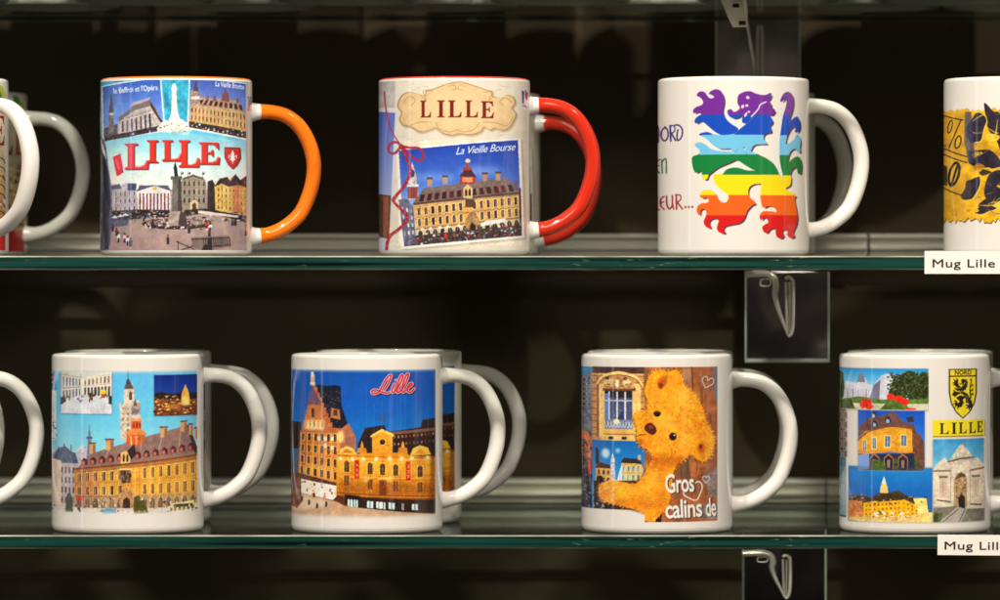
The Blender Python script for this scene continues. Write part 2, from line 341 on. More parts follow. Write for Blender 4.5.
    c.P([(191, 238), (229, 236), (230, 247), (205, 252), (192, 248)], (92, 76, 68), a=.55)
    for i in range(14): c.L([(203 + i * 2, 239), (203.5 + i * 2, 248 - i * .1)], .5, (50, 40, 38))
    for p in ([(176, 242), (194, 250)], [(178, 242), (178, 251)], [(191, 240), (229, 238)], [(203, 248), (230, 245)], [(229, 238), (230, 246)], [(180, 251), (192, 247)]): c.L(p, .9, (46, 38, 36))
    c.P([(206, 251), (208, 238), (211, 238), (212, 251)], (50, 40, 40)); c.P([(200, 253), (204, 245), (207, 245), (206, 253)], (54, 42, 40))
    c.S([(119,112),(158,104),(162,130),(119,136)], [(220,210,204),(110,98,100),(150,136,130)], 48, 1.1, 1.3, a=0.34)
    c.S([(190,100),(246,104),(247,130),(189,120)], [(236, 214, 170), (120, 86, 60), (250, 232, 200), (90, 60, 46), (200, 150, 90)], 68, 1.1, 1.3, a=0.34)
    c.S([(104,186),(171,188),(171,213),(104,214)], [(230,220,216),(110,96,100),(70,60,70),(190,176,170)], 60, 1.1, 1.3, a=0.34)
    c.S([(180,178),(206,178),(207,212),(180,212)], [(200,186,160),(90,80,70),(60,52,50)], 48, 1.1, 1.3, a=0.34)
    c.S([(214,182),(248,180),(248,215),(214,212)], [(236, 214, 170), (120, 86, 60), (250, 232, 200), (90, 60, 46), (200, 150, 90)], 68, 1.4, 2, a=0.34)
    c.S([(104,216),(248,220),(248,258),(104,258)], [(190,168,158),(130,108,102),(206,184,172)], 64, 3, 0.8, a=0.19)
    c.photo(98, 78, 248, 258)
    # title
    B = [(125, 144, 150, 170), (147, 141, 158.5, 163.5), (162, 141, 183, 162), (178.5, 141, 200, 168), (198.5, 143, 220, 165)]
    for d, col, a in ((1.5, (110, 120, 140), .5), (.9, (96, 20, 16), .95)):
        serif(c, 'LILLE', [(x0 + d, y0 + d, x1 + d, y1 + d) for x0, y0, x1, y1 in B], col, a=a)
    for (x0, y0, x1, y1), ch, col in zip(B, 'LILLE', [(214, 52, 62)] + [(206, 40, 24)] * 4):  # first L pinker: the reflection on the glaze is put into its colour
        serif(c, ch, [(x0, y0, x1, y1)], col)
        serif(c, ch, [(x0 + .8, y0 + .6, x1 - 1.4, y1 - 1.2)], tuple(min(255, k + 22) for k in col), a=.5)
    sh = [(224, 147.5), (240, 147.5), (240.5, 158), (237, 165), (232.3, 169.5), (227.5, 165), (224, 158)]
    c.P([(x + .8, y + .8) for x, y in sh], (80, 30, 26), a=.7); c.P(sh, (150, 26, 22)); c.P([(232.3 + (x - 232.3) * .86, 157.5 + (y - 157.5) * .88) for x, y in sh], (206, 42, 30))
    fl = (240, 232, 226)
    c.P([(232.3, 150), (234, 154), (233, 161), (231.6, 161), (230.6, 154)], fl); c.L([(228.5, 158), (228.5, 155.5), (230.5, 156.5), (231.5, 161)], 1, fl); c.L([(236.2, 158), (236.2, 155.5), (234.2, 156.5), (233.2, 161)], 1, fl)
    c.R(229.5, 159, 235, 160.2, fl); c.P([(231.5, 160), (233.2, 160), (232.3, 165)], fl)
    # margin right of the print and the small round mark
    c.R(246.5, 60, 300, 270, WHITE); c.P([(245.5, 76), (248, 76), (248, 258), (247, 258)], (200, 190, 175))
    c.E(250.5, 103, 4.2, 12, (236, 230, 224)); c.E(250.5, 103, 4.2, 12, (170, 160, 160), a=.3)
    for i in range(5): c.L([(247.6 + i * 1.3, 95), (248.6 + i * 1.1, 101), (247.8 + i * 1.2, 110)], .6, (186, 50, 46) if i % 2 else (50, 60, 120))
    return c

def art_label():      # red-handled mug: parchment label and a postcard of the exchange
    c = Canvas(454.5, 77, 75.5, bg=(224, 210, 184), seed=12)
    c.R(340, 60, 570, 270, (226, 212, 186), noise=.05, nsize=9)
    c.P([(370, 60), (396, 60), (396, 108), (370, 106)], (190, 182, 172), noise=.12, nsize=4)
    for _ in range(34):
        x, y = c.rnd.uniform(384, 524), c.rnd.choice([c.rnd.uniform(80, 96), c.rnd.uniform(130, 144), c.rnd.uniform(238, 254)])
        c.L([(x, y), (x + c.rnd.uniform(2, 5), y - c.rnd.uniform(-3, 3)), (x + c.rnd.uniform(4, 9), y + c.rnd.uniform(-3, 2))], .5, (170, 146, 110), smooth=True, a=.55)
    # left slip of another photo
    c.P([(370, 107), (398, 111), (393, 222), (370, 220)], (214, 210, 214)); c.P([(370, 109.5), (396, 113), (392, 200), (370, 196)], None, cols=[(0, (74, 100, 184)), (.5, (112, 136, 200)), (1, (160, 172, 212))])
    c.P([(370, 192), (392, 196), (390, 240), (370, 238)], (92, 56, 44), noise=.35, nsize=2); c.P([(384, 196), (390, 197), (388, 238), (384, 238)], (140, 84, 56), noise=.2)
    c.P([(370, 237), (390, 239), (388, 262), (370, 262)], (206, 204, 214))
    c.P([(376, 222), (384, 237), (370, 237)], (50, 40, 56))
    # parchment label
    lab = [(402, 96), (410, 92.5), (420, 95), (425, 96), (427, 91), (433, 90), (441, 87), (450, 84), (458, 82.5), (466, 84), (476, 87), (486, 90.5), (492, 92), (492, 96), (498, 98), (506, 95), (513, 97), (515, 103), (512, 108), (516, 114), (514, 120), (510, 127), (503, 131), (495, 129), (490, 131), (484, 128), (480, 133), (470, 136), (460, 135), (452, 136.5), (442, 134), (436, 129), (430, 131), (420, 133), (412, 128), (404, 126), (400, 120), (402, 113), (398, 106)]
    q = crom(lab, 5, True)
    c.P([(x + 1, y + 1.6) for x, y in q], (140, 112, 76), a=.5, soft=.8); c.P(q, (168, 130, 84))
    k = [(457 + (x - 457) * .975, 110 + (y - 110) * .965) for x, y in q]; c.P(k, (226, 188, 132), noise=.07, nsize=5)
    c.P([(457 + (x - 457) * .8, 110 + (y - 110) * .7) for x, y in q], (236, 202, 150), a=.5, soft=3)
    for pts in ([(404, 103), (410, 97), (416, 101), (412, 106)], [(421, 96), (427, 101), (424, 92), (434, 92)], [(511, 103), (505, 98), (499, 102), (503, 106)], [(493, 97), (488, 101), (491, 93), (482, 93)], [(448, 88), (454, 86), (456, 90), (452, 91)], [(466, 88), (460, 86), (458, 90), (462, 91)], [(404, 118), (408, 126), (420, 123), (432, 123)], [(512, 117), (506, 126), (494, 123), (482, 123)], [(436, 123), (440, 130), (450, 133), (457, 131), (464, 133), (474, 130), (479, 123)]):
        c.L(pts, .7, (160, 122, 76), smooth=True, a=.75)
    serif(c, 'LILLE', [(421, 101.5, 432, 118.5), (437.5, 101.5, 445, 118.5), (448.5, 101.5, 462, 118.5), (465, 101.5, 478, 118.5), (480.5, 102, 493.5, 119)], (120, 20, 12))
    # postcard
    Q = [(399.5, 151), (517, 140), (521, 236), (405, 247)]
    c.P([(x + 1.6, y + 1.6) for x, y in [(397, 150), (520, 139), (524, 238), (402, 250)]], (150, 130, 100), a=.6, soft=1)
    c.P([(397, 150), (520, 138), (524, 238), (402, 250)], (236, 230, 218))
    c.P(Q, None, cols=[(0, (34, 62, 150)), (.4, (74, 112, 190)), (.62, (150, 176, 212)), (1, (200, 200, 205))], noise=.04, nsize=8)
    c.E(480, 172, 22, 5, (150, 172, 216), a=.5, soft=3); c.E(430, 178, 26, 4, (160, 180, 220), a=.4, soft=3)
    # belfry behind
    c.P([(408, 200), (409, 178), (411, 170), (413, 162), (415, 170), (417, 178), (419, 200)], (196, 186, 180), noise=.4, nsize=1)
    c.R(408.5, 187, 418, 199, (146, 70, 60)); c.R(407.5, 185, 419, 187.5, (222, 210, 200)); c.E(413.3, 174, 2, 4, (70, 70, 90))
    # facade
    c.P([(414, 206), (518, 192), (520, 233), (418, 243)], (214, 160, 90), noise=.14, nsize=1.6)
    c.P([(414, 203), (424, 189), (506, 178), (517, 190), (518, 195), (414, 206)], (126, 106, 98), noise=.14, nsize=2)
    for i in range(30): c.L([(424 + i * 3, 190 - i * .4), (419 + i * 3.3, 202 - i * .42)], .4, (96, 78, 74), a=.6)
    c.L([(414, 204.5), (518, 193)], 1.5, (84, 60, 50)); c.L([(416, 220), (519, 207)], .8, (150, 104, 60)); c.L([(416, 230), (519, 218)], .9, (120, 90, 60))
    c.F([(416, 207), (518, 195), (519, 218), (417, 229)], 15, 2, (62, 44, 46), ww=.42, wh=.66, frame=(240, 206, 146), skip=(7,))
    c.F([(420, 195), (512, 184), (515, 192), (418, 203)], 13, 1, (72, 34, 36), ww=.58, wh=.85, skip=(6,))
    c.F([(417, 231), (519, 219), (520, 230), (418, 241)], 14, 1, (50, 42, 42), ww=.62, wh=.8, frame=(206, 190, 160), arch=True)
    c.P([(463, 199), (463, 189), (467, 185), (472, 189), (472, 199)], (214, 180, 120)); c.F([(464, 190), (471, 189), (471, 197), (464, 197)], 2, 1, (50, 40, 44), ww=.6, wh=.9, arch=True)
    c.R(465, 200, 474, 208, (88, 68, 56)); c.P([(465, 221), (469, 213), (475, 213), (478, 220), (476, 236), (467, 237)], (160, 124, 84), noise=.4, nsize=1); c.P([(469, 236), (469.5, 226), (472, 223), (475, 226), (475, 235)], (54, 40, 36))
    c.P([(459, 185), (460, 177), (463, 174), (462, 169), (466, 167), (465, 161), (467.5, 160), (468, 167), (472, 169), (471, 174), (475, 178), (475, 184)], (150, 66, 50)); c.P([(459, 177), (464, 171), (471, 171), (476, 178)], (74, 48, 52)); c.E(467.5, 161.5, 2.4, 2, (214, 190, 150)); c.R(462, 178, 472, 183, (210, 130, 90))
    for x, y in ((430, 183), (445, 181), (484, 178), (497, 177)):
        c.R(x - 2.2, y - 4, x + 2.5, y + 4, (176, 140, 104)); c.R(x - 2.8, y - 5, x + 3, y - 3, (90, 66, 56))
    c.P([(512, 190), (513, 182), (514.5, 178), (516, 182), (517.5, 191)], (110, 90, 100)); c.P([(518, 188), (520, 188), (521, 236), (519, 236)], (50, 34, 34))
    c.P([(417, 236), (520, 225), (521, 236), (406, 247), (405, 240)], (70, 60, 58), noise=.5, nsize=1)
    c.S([(407, 236), (520, 224), (521, 235), (407, 246)], [(220, 214, 210), (44, 38, 40), (196, 50, 40), (110, 92, 84), (150, 140, 140)], 230, 2, 1.8)
    for x in (423, 431, 440, 448, 459): c.P([(x - 3, 231 - (x - 423) * .1), (x, 228 - (x - 423) * .1), (x + 3, 231 - (x - 423) * .1)], (226, 222, 220))
    c.P([(480, 225), (486, 221), (497, 220), (504, 219), (506, 222), (480, 227)], (232, 220, 206)); c.R(444.5, 234, 447.5, 239, (206, 48, 34))
    c.P([(399.5, 200), (408, 199), (414, 207), (417, 244), (405, 247)], (96, 92, 108), a=.9, noise=.4, nsize=2); c.F([(401, 205), (414, 208), (416, 236), (404, 238)], 3, 4, (206, 204, 210), ww=.35, wh=.5)
    c.S([(416,206),(519,194),(520,232),(418,242)], [(246,214,150),(130,84,50),(190,120,60),(70,50,46),(236,190,120)], 168, 1.1, 1.3, a=0.37)
    c.S([(424,190),(506,178),(517,194),(414,205)], [(150,130,120),(90,66,60),(170,146,130)], 80, 0.9, 1.8, a=0.31)
    c.S([(459,172),(476,172),(475,184),(459,185)], [(230,140,90),(70,40,40),(160,70,50)], 12, 1.1, 1.3, a=0.34)
    c.photo(399.5, 141, 521, 246)
    c.text('La Vieille Bourse', 456, 155.5, 58, 7.2, (238, 240, 246), slant=.42, rot=-.09, gap=.92)
    # ribbon
    red = (176, 28, 50)
    for pts, w in (([(385, 91), (386, 104), (389, 120), (394, 134), (400, 143), (402, 146)], 1.1), ([(402, 146), (396, 142), (390, 145), (390, 152), (396, 153), (402, 147), (410, 148), (420, 149), (424, 155), (421, 161), (413, 158), (406, 150), (402, 146)], 2.0), ([(402, 147), (408, 160), (411, 172), (405, 186), (396, 197), (394, 201), (400, 208), (408, 216), (407, 222), (400, 229), (391, 236), (388, 243), (387, 253)], 2.6)):
        c.L([(x + .7, y + .8) for x, y in pts], w, (110, 80, 80), smooth=True, a=.4); c.L(pts, w, red, smooth=True)
        if w > 2.2:
            for x, y in crom(pts, 3)[::2]: c.E(x, y, .45, .45, (240, 190, 190), n=6)
    c.E(402, 147, 2.4, 2.6, (150, 20, 44))
    # right border and little round mark
    c.R(526, 60, 580, 270, WHITE); c.E(524, 98, 4, 13, (206, 200, 196)); c.E(524, 98, 3.2, 12, (232, 226, 220))
    c.P([(521, 89), (523.5, 91), (523, 104), (521.5, 102)], (50, 60, 130)); c.P([(524, 88), (527, 92), (526.5, 100), (524.5, 97)], (190, 50, 50)); c.L([(522, 105), (526, 106)], 1, (60, 60, 110))
    return c

def art_rainbow():
    c = Canvas(733.5, 77, 75.5, bg=WHITE, seed=13)
    bands = [(115.3, (112, 38, 140)), (135.5, (10, 72, 176)), (155.5, (112, 188, 216)), (175.5, (8, 122, 52)), (195.7, (248, 214, 8)), (215.8, (238, 96, 20)), (400, (214, 20, 18))]
    lion(c, lambda x, y: (655 + x / 6.25, 80 + y / 6.25), bands=bands, shadow=(52, 22, 40))
    for x, y, rx, ry in ((578, 116, 11, 9), (547, 172, 9, 12), (572, 166, 9, 8), (566, 222, 7, 16), (585, 205, 8, 6)):
        c.E(655 + x / 6.25, 80 + y / 6.25, rx / 6.25, ry / 6.25, (226, 208, 226), rot=.5)
    c.L([(655 + x / 6.25, 80 + y / 6.25) for x, y in ((600, 235), (640, 190), (655, 160), (690, 142))], 1.3, (224, 204, 224), smooth=True)
    nv, gr, rd = (46, 34, 110), (50, 116, 60), (158, 32, 46)
    def st(pts, w, col): c.L(pts, w, col, smooth=len(pts) > 3)
    st([(651, 127), (652, 141)], 1.8, nv); st([(652, 128), (656, 124.5), (659.6, 127), (659.6, 141)], 1.9, nv)
    st([(666.2, 127), (662.6, 130), (662.2, 137), (665.5, 140.5), (668.6, 137), (668.4, 130), (665.4, 126.6)], 1.6, nv)
    st([(671, 125.5), (671.6, 141)], 1.9, nv); st([(670.6, 126), (675, 126), (675.4, 131), (672, 133.4)], 1.3, nv); st([(672, 133), (676.4, 140.5)], 1.7, nv)
    st([(676, 125), (680.5, 126), (683.3, 131), (682, 138), (678.4, 140.6), (678, 134), (678.8, 130)], 1.6, nv)
    st([(661, 159), (658, 161), (657.5, 168), (660.5, 172.5)], 1.5, gr); st([(658, 165.5), (660.5, 165.2)], 1.2, gr)
    st([(662.5, 160), (663, 173)], 1.5, gr); st([(663, 161.5), (665.4, 158.6), (667, 161), (667, 173)], 1.5, gr)
    st([(658, 195), (658.4, 208), (660.5, 210)], 1.5, rd); st([(665, 196.6), (661.8, 199), (661.8, 206), (665, 209.6)], 1.5, rd); st([(662, 202.5), (664.6, 202.2)], 1.2, rd)
    st([(667.5, 196.5), (667.8, 205), (670, 209), (673, 206), (673.2, 196)], 1.7, rd); st([(673.2, 203), (674.6, 209.5)], 1.4, rd)
    st([(677, 195), (677.4, 209.6)], 1.8, rd); st([(676.6, 195.6), (681, 195.6), (681.4, 200), (678, 202.6)], 1.3, rd); st([(678, 202.4), (683.2, 209.4)], 1.6, rd)
    for x in (686.2, 689.6, 693): c.E(x, 207.6, 1.1, 1.2, rd)
    return c

def art_flag():       # yellow and black crumpled map print
    c = Canvas(1019.5, 77, 75.5, bg=WHITE, seed=14)
    rnd = c.rnd
    top = [(x, 110 + rnd.uniform(-2.2, 2.2)) for x in np.arange(910, 1130, 2.2)]; bot = [(x, 221 + rnd.uniform(-3, 3)) for x in np.arange(1130, 910, -2.2)]
    c.P([(x + .5, y + 1) for x, y in top + bot], (60, 40, 20)); c.P(top + bot, (226, 166, 20), noise=.28, nsize=9)
    for x, y, rx, ry, r in ((1000, 130, 26, 9, 1.1), (985, 160, 18, 10, .3), (1000, 185, 20, 12, -.9), (978, 128, 9, 17, .3), (972, 190, 8, 14, .5), (1010, 150, 22, 7, .8), (990, 206, 14, 7, -.4), (1040, 140, 22, 20, .3), (1050, 190, 30, 16, -.4), (1080, 130, 16, 24, .2), (1018, 205, 16, 9, .3)):
        pts = [(x + math.cos(t) * rx * rnd.uniform(.7, 1.2), y + math.sin(t) * ry * rnd.uniform(.7, 1.2)) for t in np.arange(0, 6.28, .6)]
        cr, sr = math.cos(r), math.sin(r)
        pts = crom([(x + (a - x) * cr - (b - y) * sr, y + (a - x) * sr + (b - y) * cr) for a, b in pts], 4, True)
        c.P([(a + .8, b + .8) for a, b in pts], (240, 196, 60)); c.P(pts, (44, 34, 44), noise=.5, nsize=6)
    for i in range(44):
        x, y, q = rnd.uniform(946, 1090), rnd.uniform(114, 216), rnd.uniform(1.5, 5)
        pts = crom([(x + math.cos(t) * q * rnd.uniform(.6, 1.8), y + math.sin(t) * q * rnd.uniform(.4, 1.1)) for t in np.arange(0, 6.28, .9)], 4, True)
        c.P(pts, rnd.choice([(44, 34, 44), (60, 46, 40), (250, 200, 60), (190, 124, 10), (36, 28, 40), (236, 176, 30)]), noise=.3, a=.85)
    for i in range(60):
        x, y = rnd.uniform(965, 1090), rnd.uniform(114, 216)
        c.L([(x, y), (x + rnd.uniform(4, 12), y + rnd.uniform(-8, 8)), (x + rnd.uniform(8, 22), y + rnd.uniform(-10, 10))], rnd.uniform(.5, 1.6), rnd.choice([(244, 200, 70), (120, 96, 90), (236, 180, 40), (96, 84, 100)]), smooth=True, taper=True, a=.8)
    c.P([(966, 112), (972, 112), (976, 160), (970, 165), (965, 140)], (58, 56, 92), a=.7, noise=.3)
    c.R(941, 112, 963, 222, (222, 160, 24), a=.5, soft=2)
    k = (30, 22, 16)
    for a, b in (((942, 113), (964, 120)), ((942, 146), (968, 157)), ((942, 152), (968, 163)), ((942, 186), (964, 196))): c.L([a, ((a[0] + b[0]) / 2, (a[1] + b[1]) / 2 + 1), b], 1.2, k, smooth=True)
    def ring(x, y, rx, ry, w):
        c.E(x, y, rx, ry, k, rot=.25); c.E(x, y, rx - w, ry - w * 1.1, (230, 172, 30), rot=.25)
    ring(951, 126, 2.6, 7, 1.2); ring(959, 142, 3.4, 7, 1.4); c.L([(962, 120), (950, 147)], 1.2, k)
    ring(955, 174, 6, 13, 2.6); c.L([(959, 164), (952, 186)], 2.2, k); c.P([(945, 164), (948, 166), (948, 186), (945, 184)], k)
    return c

def art_streets():    # far-left mug: only its right edge shows
    c = Canvas(-67.5, 81, 75.5, bg=WHITE, seed=15)
    c.R(-160, 100, 8, 235, cols=[(0, (226, 206, 160)), (.3, (230, 214, 180)), (.6, (206, 170, 110)), (1, (170, 110, 60))], noise=.12, nsize=5)
    c.P([(-6, 84), (2, 90), (8, 110), (8, 128), (0, 112)], (196, 190, 60)); c.P([(-10, 82), (-4, 84), (2, 104), (-6, 100)], (60, 130, 80))
    c.R(-160, 232, 8, 262, (196, 30, 22))
    B = [(-92, 118, -78, 148), (-74, 118, -66, 148), (-60, 119, -44, 149), (-30, 119, -8, 150), (-6, 119, 3.5, 149)]
    serif(c, 'LILLE', B, (168, 24, 26))
    c.S([(-140, 160), (6, 160), (6, 230), (-140, 230)], [(70, 46, 34), (210, 180, 130), (120, 80, 50), (236, 220, 190)], 260, 3, 4)
    for y in range(160, 230, 9): c.L([(-4, y), (2, y + 3), (4, y + 7)], 1, (60, 40, 34), smooth=True)
    c.R(4, 60, 60, 270, WHITE)
    return c

def fade(c, y0, y1, xa, xb):
    """white above y0 and below y1, softly blended"""
    c.R(xa, c.top - 4, xb, y0, WHITE, soft=1.6); c.R(xa, y1, xb, c.top + c.h + 4, WHITE, soft=1.8)

def art_exchange():
    c = Canvas(128, 357, 76, bg=WHITE, seed=16)
    c.R(30, 373, 196, 519, cols=[(0, (96, 178, 214)), (.3, (104, 190, 222)), (.6, (150, 212, 228)), (1, (190, 220, 225))])
    c.R(30, 373, 57, 440, (60, 120, 180), a=.4)
    c.R(28, 374, 54, 390, (226, 226, 232)); 
    for i in range(3): c.R(51.4, 377 + i * 5, 54.5, 380 + i * 5, (206, 60, 60))
    c.P([(30, 392), (57, 394), (57, 443), (30, 446)], (236, 236, 236)); c.P([(48, 394), (55.5, 396), (55.5, 440), (48, 442)], (206, 214, 220)); c.S([(50, 420), (57, 420), (57, 442), (50, 444)], [(80, 70, 60), (190, 190, 190)], 24, 2, 2)
    # inset street
    c.R(61.2, 374.6, 112.5, 416.8, (60, 70, 80), a=.5, soft=.8); c.R(61.5, 374, 112, 416, (206, 200, 188))
    c.P([(61.5, 374), (83, 376), (83, 398), (61.5, 406)], (196, 188, 166), noise=.12); c.P([(83, 380), (112, 374), (112, 400), (83, 397)], (222, 206, 178), noise=.1)
    c.F([(63, 377), (82, 380), (82, 399), (63, 405)], 6, 2, (78, 82, 96), ww=.5, wh=.7, frame=(226, 222, 208)); c.F([(84, 382), (111, 376), (111, 386), (84, 389)], 7, 1, (120, 90, 78), ww=.45, wh=.7, frame=(236, 226, 206))
    c.F([(84, 390), (111, 388), (111, 399), (84, 397)], 8, 1, (66, 62, 76), ww=.6, wh=.95)
    c.P([(61.5, 404), (83, 398), (112, 399), (112, 416), (61.5, 416)], (214, 212, 208), noise=.06, nsize=3); c.P([(61.5, 400), (66, 399), (67, 404), (61.5, 408)], (60, 50, 50))
    for i in range(8): c.L([(84 + i * 2, 399), (70 + i * 6, 416)], .35, (180, 178, 176), a=.7)
    c.E(103.5, 394, 3, 2.5, (226, 196, 40)); c.E(91.5, 397.5, 2.8, 2.4, (50, 74, 44)); c.R(90, 399, 93.6, 402.6, (130, 70, 56)); c.R(102, 396.5, 105.5, 400, (180, 70, 50)); c.P([(109, 398), (112, 398), (112, 407), (109, 406)], (50, 60, 60))
    c.S([(63, 398), (111, 395), (111, 402), (63, 405)], [(40, 40, 50), (110, 100, 100)], 26, 1.2, 2.4)
    # inset night
    c.R(153.4, 378, 197, 419, (60, 70, 80), a=.4, soft=.8); c.R(153.5, 377.5, 196.8, 418.3, cols=[(0, (14, 44, 120)), (.4, (24, 66, 140)), (.5, (50, 56, 90)), (.55, (92, 56, 36)), (1, (78, 44, 26))])
    c.P([(153.5, 396), (160, 394), (170, 397), (180, 395), (196.8, 396), (196.8, 404), (153.5, 402)], (44, 30, 34), noise=.5, nsize=1.5)
    c.P([(153.5, 402), (196.8, 402), (196.8, 418.3), (153.5, 418.3)], (112, 64, 32), noise=.35, nsize=2)
    c.S([(154, 398), (196, 398), (196, 416), (154, 416)], [(226, 140, 50), (60, 34, 24), (250, 200, 120), (150, 84, 40)], 130, 2.6, 1.3)
    c.P([(180, 408), (181, 396), (184.5, 387), (188, 396), (189.5, 408)], (236, 170, 60), noise=.2); c.E(185, 404, 3, 5, (255, 226, 140), a=.7, soft=1); c.E(172, 409, 8, 2.4, (240, 150, 60), a=.6, soft=1)
    # left grey town houses
    c.P([(53, 457), (58, 452), (66, 450), (72, 455), (80, 458), (80, 512), (53, 512)], (182, 166, 162), noise=.14, nsize=2)
    c.P([(53, 460), (60, 451), (66, 449), (72, 454), (78, 456), (82, 466), (56, 466)], (86, 96, 118), noise=.3, nsize=2); c.P([(53, 462), (62, 464), (62, 512), (53, 512)], (222, 192, 168))
    c.F([(61, 468), (76, 468), (76, 508), (61, 508)], 4, 4, (92, 84, 96), ww=.45, wh=.6)
    for x, y in ((59, 450), (65, 447), (72, 448)): c.L([(x, y), (x, y + 7)], 1, (90, 80, 90))
    c.P([(76, 455), (83, 447), (92, 452), (90, 468), (80, 468)], (190, 182, 182), noise=.2, nsize=2)
    # small spire
    c.P([(87.5, 460), (88.5, 440), (90, 425), (91.6, 440), (92.8, 460)], (120, 124, 140), noise=.4, nsize=1); c.R(87, 439, 93, 441, (80, 90, 110))
    # belfry
    c.P([(121, 442), (120, 412), (119, 405), (121, 404), (122, 408), (124, 406), (124, 392), (126, 386), (132, 385), (134, 392), (134.5, 404), (138, 402), (140, 406), (139, 414), (140, 444)], (206, 186, 162), noise=.2, nsize=1.3)
    c.P([(124, 391), (126, 385), (127.4, 381), (127.8, 375), (128.4, 381), (131, 385), (133.4, 391)], (98, 84, 84)); c.E(128, 384, 2, 3, (74, 70, 76)); c.L([(127.9, 372), (127.9, 380)], .7, (80, 76, 80))
    c.P([(129, 402), (129, 395), (130.6, 393), (132, 395), (132, 402)], (84, 66, 60)); c.F([(121, 408), (139, 408), (139, 440), (121, 440)], 4, 6, (150, 126, 112), ww=.5, wh=.4)
    c.P([(134, 386), (134.5, 404), (140, 405), (140, 444), (133, 444)], (150, 118, 100), a=.5)
    # main roof
    rf = (142, 112, 100)
    c.P([(82, 466), (94, 455), (106, 451), (122, 446), (140, 440), (172, 432), (186, 428), (194, 455), (197, 458), (142, 466), (75, 474)], rf, noise=.12, nsize=2)
    for i in range(48): c.L([(88 + i * 2.1, 458 - i * .6), (82 + i * 2.35, 470 - i * .42)], .35, (118, 88, 80), a=.6)
    for x0, y0, x1, y1 in ((109, 452, 104, 464), (142, 440, 140, 452), (163, 434, 158, 452), (180, 430, 178, 450)): c.L([(x0, y0), (x1, y1)], 1, (176, 146, 126))
    c.P([(186, 428), (188, 428), (197, 452), (197, 458), (193, 455)], (74, 52, 52))
    for x, y, w in ((93, 452, 6), (110, 448, 8), (163, 436, 7), (183, 431, 6), (190, 434, 4), (195, 438, 3)):
        c.R(x - w / 2, y - 6, x + w / 2, y + 4, (206, 158, 106)); c.R(x + w * .1, y - 5, x + w / 2, y + 5, (150, 104, 76)); c.R(x - w / 2 - .6, y - 7.4, x + w / 2 + .6, y - 5.6, (120, 84, 68))
    # turret
    c.P([(126, 446), (127, 434), (131, 432), (131, 423), (132, 421), (134, 418), (139, 418), (140, 422), (141, 423), (141, 432), (145, 435), (144, 444), (138, 448)], (206, 92, 48), noise=.15, nsize=1.5)
    c.P([(125, 435), (131, 431), (141, 431), (146, 435), (146, 437), (125, 437)], (226, 140, 70)); c.R(130, 421, 142, 423, (226, 150, 90)); c.E(136, 418.5, 4.4, 3, (206, 190, 176))
    c.F([(132, 424), (141, 424), (141, 430), (132, 430)], 3, 1, (120, 40, 30), ww=.5, wh=.9, arch=True); c.F([(128, 438), (144, 438), (143, 446), (129, 447)], 3, 1, (230, 170, 90), ww=.2, wh=1)
    c.E(135, 412, 4, 5.5, (146, 130, 124), noise=.4); c.P([(133, 408), (135, 401), (137, 408)], (100, 90, 90))
    # dormers
    for i in range(13):
        u = i / 12; x = 84.5 + u * 105 ; y = 467 - u * 14
        if 5 == i: continue
        c.P([(x - 2.4, y + 1), (x - 2.4, y - 4), (x, y - 7), (x + 3.4, y - 5), (x + 3.6, y)], (84, 38, 40)); c.P([(x - 2.2, y + 1), (x - 2.2, y - 3.4), (x + .2, y - 4.6), (x + 1.6, y - 3), (x + 1.6, y + 1)], (156, 66, 58)); c.R(x - 1.2, y - 3, x + .8, y, (196, 120, 96))
    c.P([(121, 466), (121, 455), (125, 453), (130, 455), (130, 465)], (216, 178, 96)); c.F([(122, 456), (129, 456), (129, 464), (122, 464)], 2, 1, (56, 40, 40), ww=.55, wh=.9, arch=True); c.P([(127, 453), (134, 446), (136, 456), (131, 462)], (60, 40, 44))
    # facade
    W = [(75, 471), (196, 458), (197, 513), (76, 513)]
    c.P(W, None, cols=[(0, (226, 166, 66)), (.6, (230, 160, 60)), (.75, (206, 162, 96)), (1, (196, 168, 128))], noise=.09, nsize=2)
    c.P([(75, 471), (100, 468), (100, 513), (76, 513)], (200, 130, 90), a=.45)
    c.L([(75, 471.5), (196, 458.8)], 1.6, (130, 62, 44)); c.L([(75, 474), (196, 461.5)], .6, (240, 200, 120)); c.L([(76, 486), (196, 479.5)], .8, (206, 134, 60)); c.L([(76, 499), (196, 498.5)], 1, (170, 116, 66))
    wn = (66, 38, 34); fr = (250, 202, 118)
    c.F([(76, 474), (196, 462), (196, 480), (76, 487)], 15, 1, wn, ww=.42, wh=.62, frame=fr, skip=(6, 7)); c.F([(76, 487), (196, 480), (196, 499), (76, 500)], 15, 1, wn, ww=.42, wh=.58, frame=fr, skip=(6, 7)); c.F([(76, 500), (196, 498), (196, 513), (76, 513)], 15, 1, (112, 88, 72), ww=.6, wh=.85, frame=(216, 190, 144), arch=True, skip=(6, 7))
    for i in range(16): c.L([(79.5 + i * 7.9, 474 - i * .8), (80 + i * 7.8, 499)], .5, (240, 190, 100), a=.7)
    for i in range(30):      # pilasters and brick courses
        x = 79 + i * 4; c.L([(x, 473.6 - (x - 76) * .104), (x, 499.5)], .45, (176, 104, 44) if i % 2 else (255, 216, 140), a=.5)
    for v in (.1, .2, .42, .5, .6, .92): c.L([(75.5, 474 + v * 26), (196, 461.5 + v * 37)], .35, (150, 86, 40), a=.5)
    c.P([(140, 467), (196, 461), (197, 499), (140, 500)], (255, 176, 50), a=.28, soft=5); c.P([(75, 474), (96, 472), (96, 512), (76, 512)], (150, 84, 70), a=.3, soft=4)
    c.P([(76, 471.5), (196, 459), (196, 463.5), (76, 475.5)], (110, 56, 36), a=.5, soft=.6); c.P([(76, 498), (197, 497), (197, 512), (76, 513)], (120, 92, 74), a=.35, soft=1)
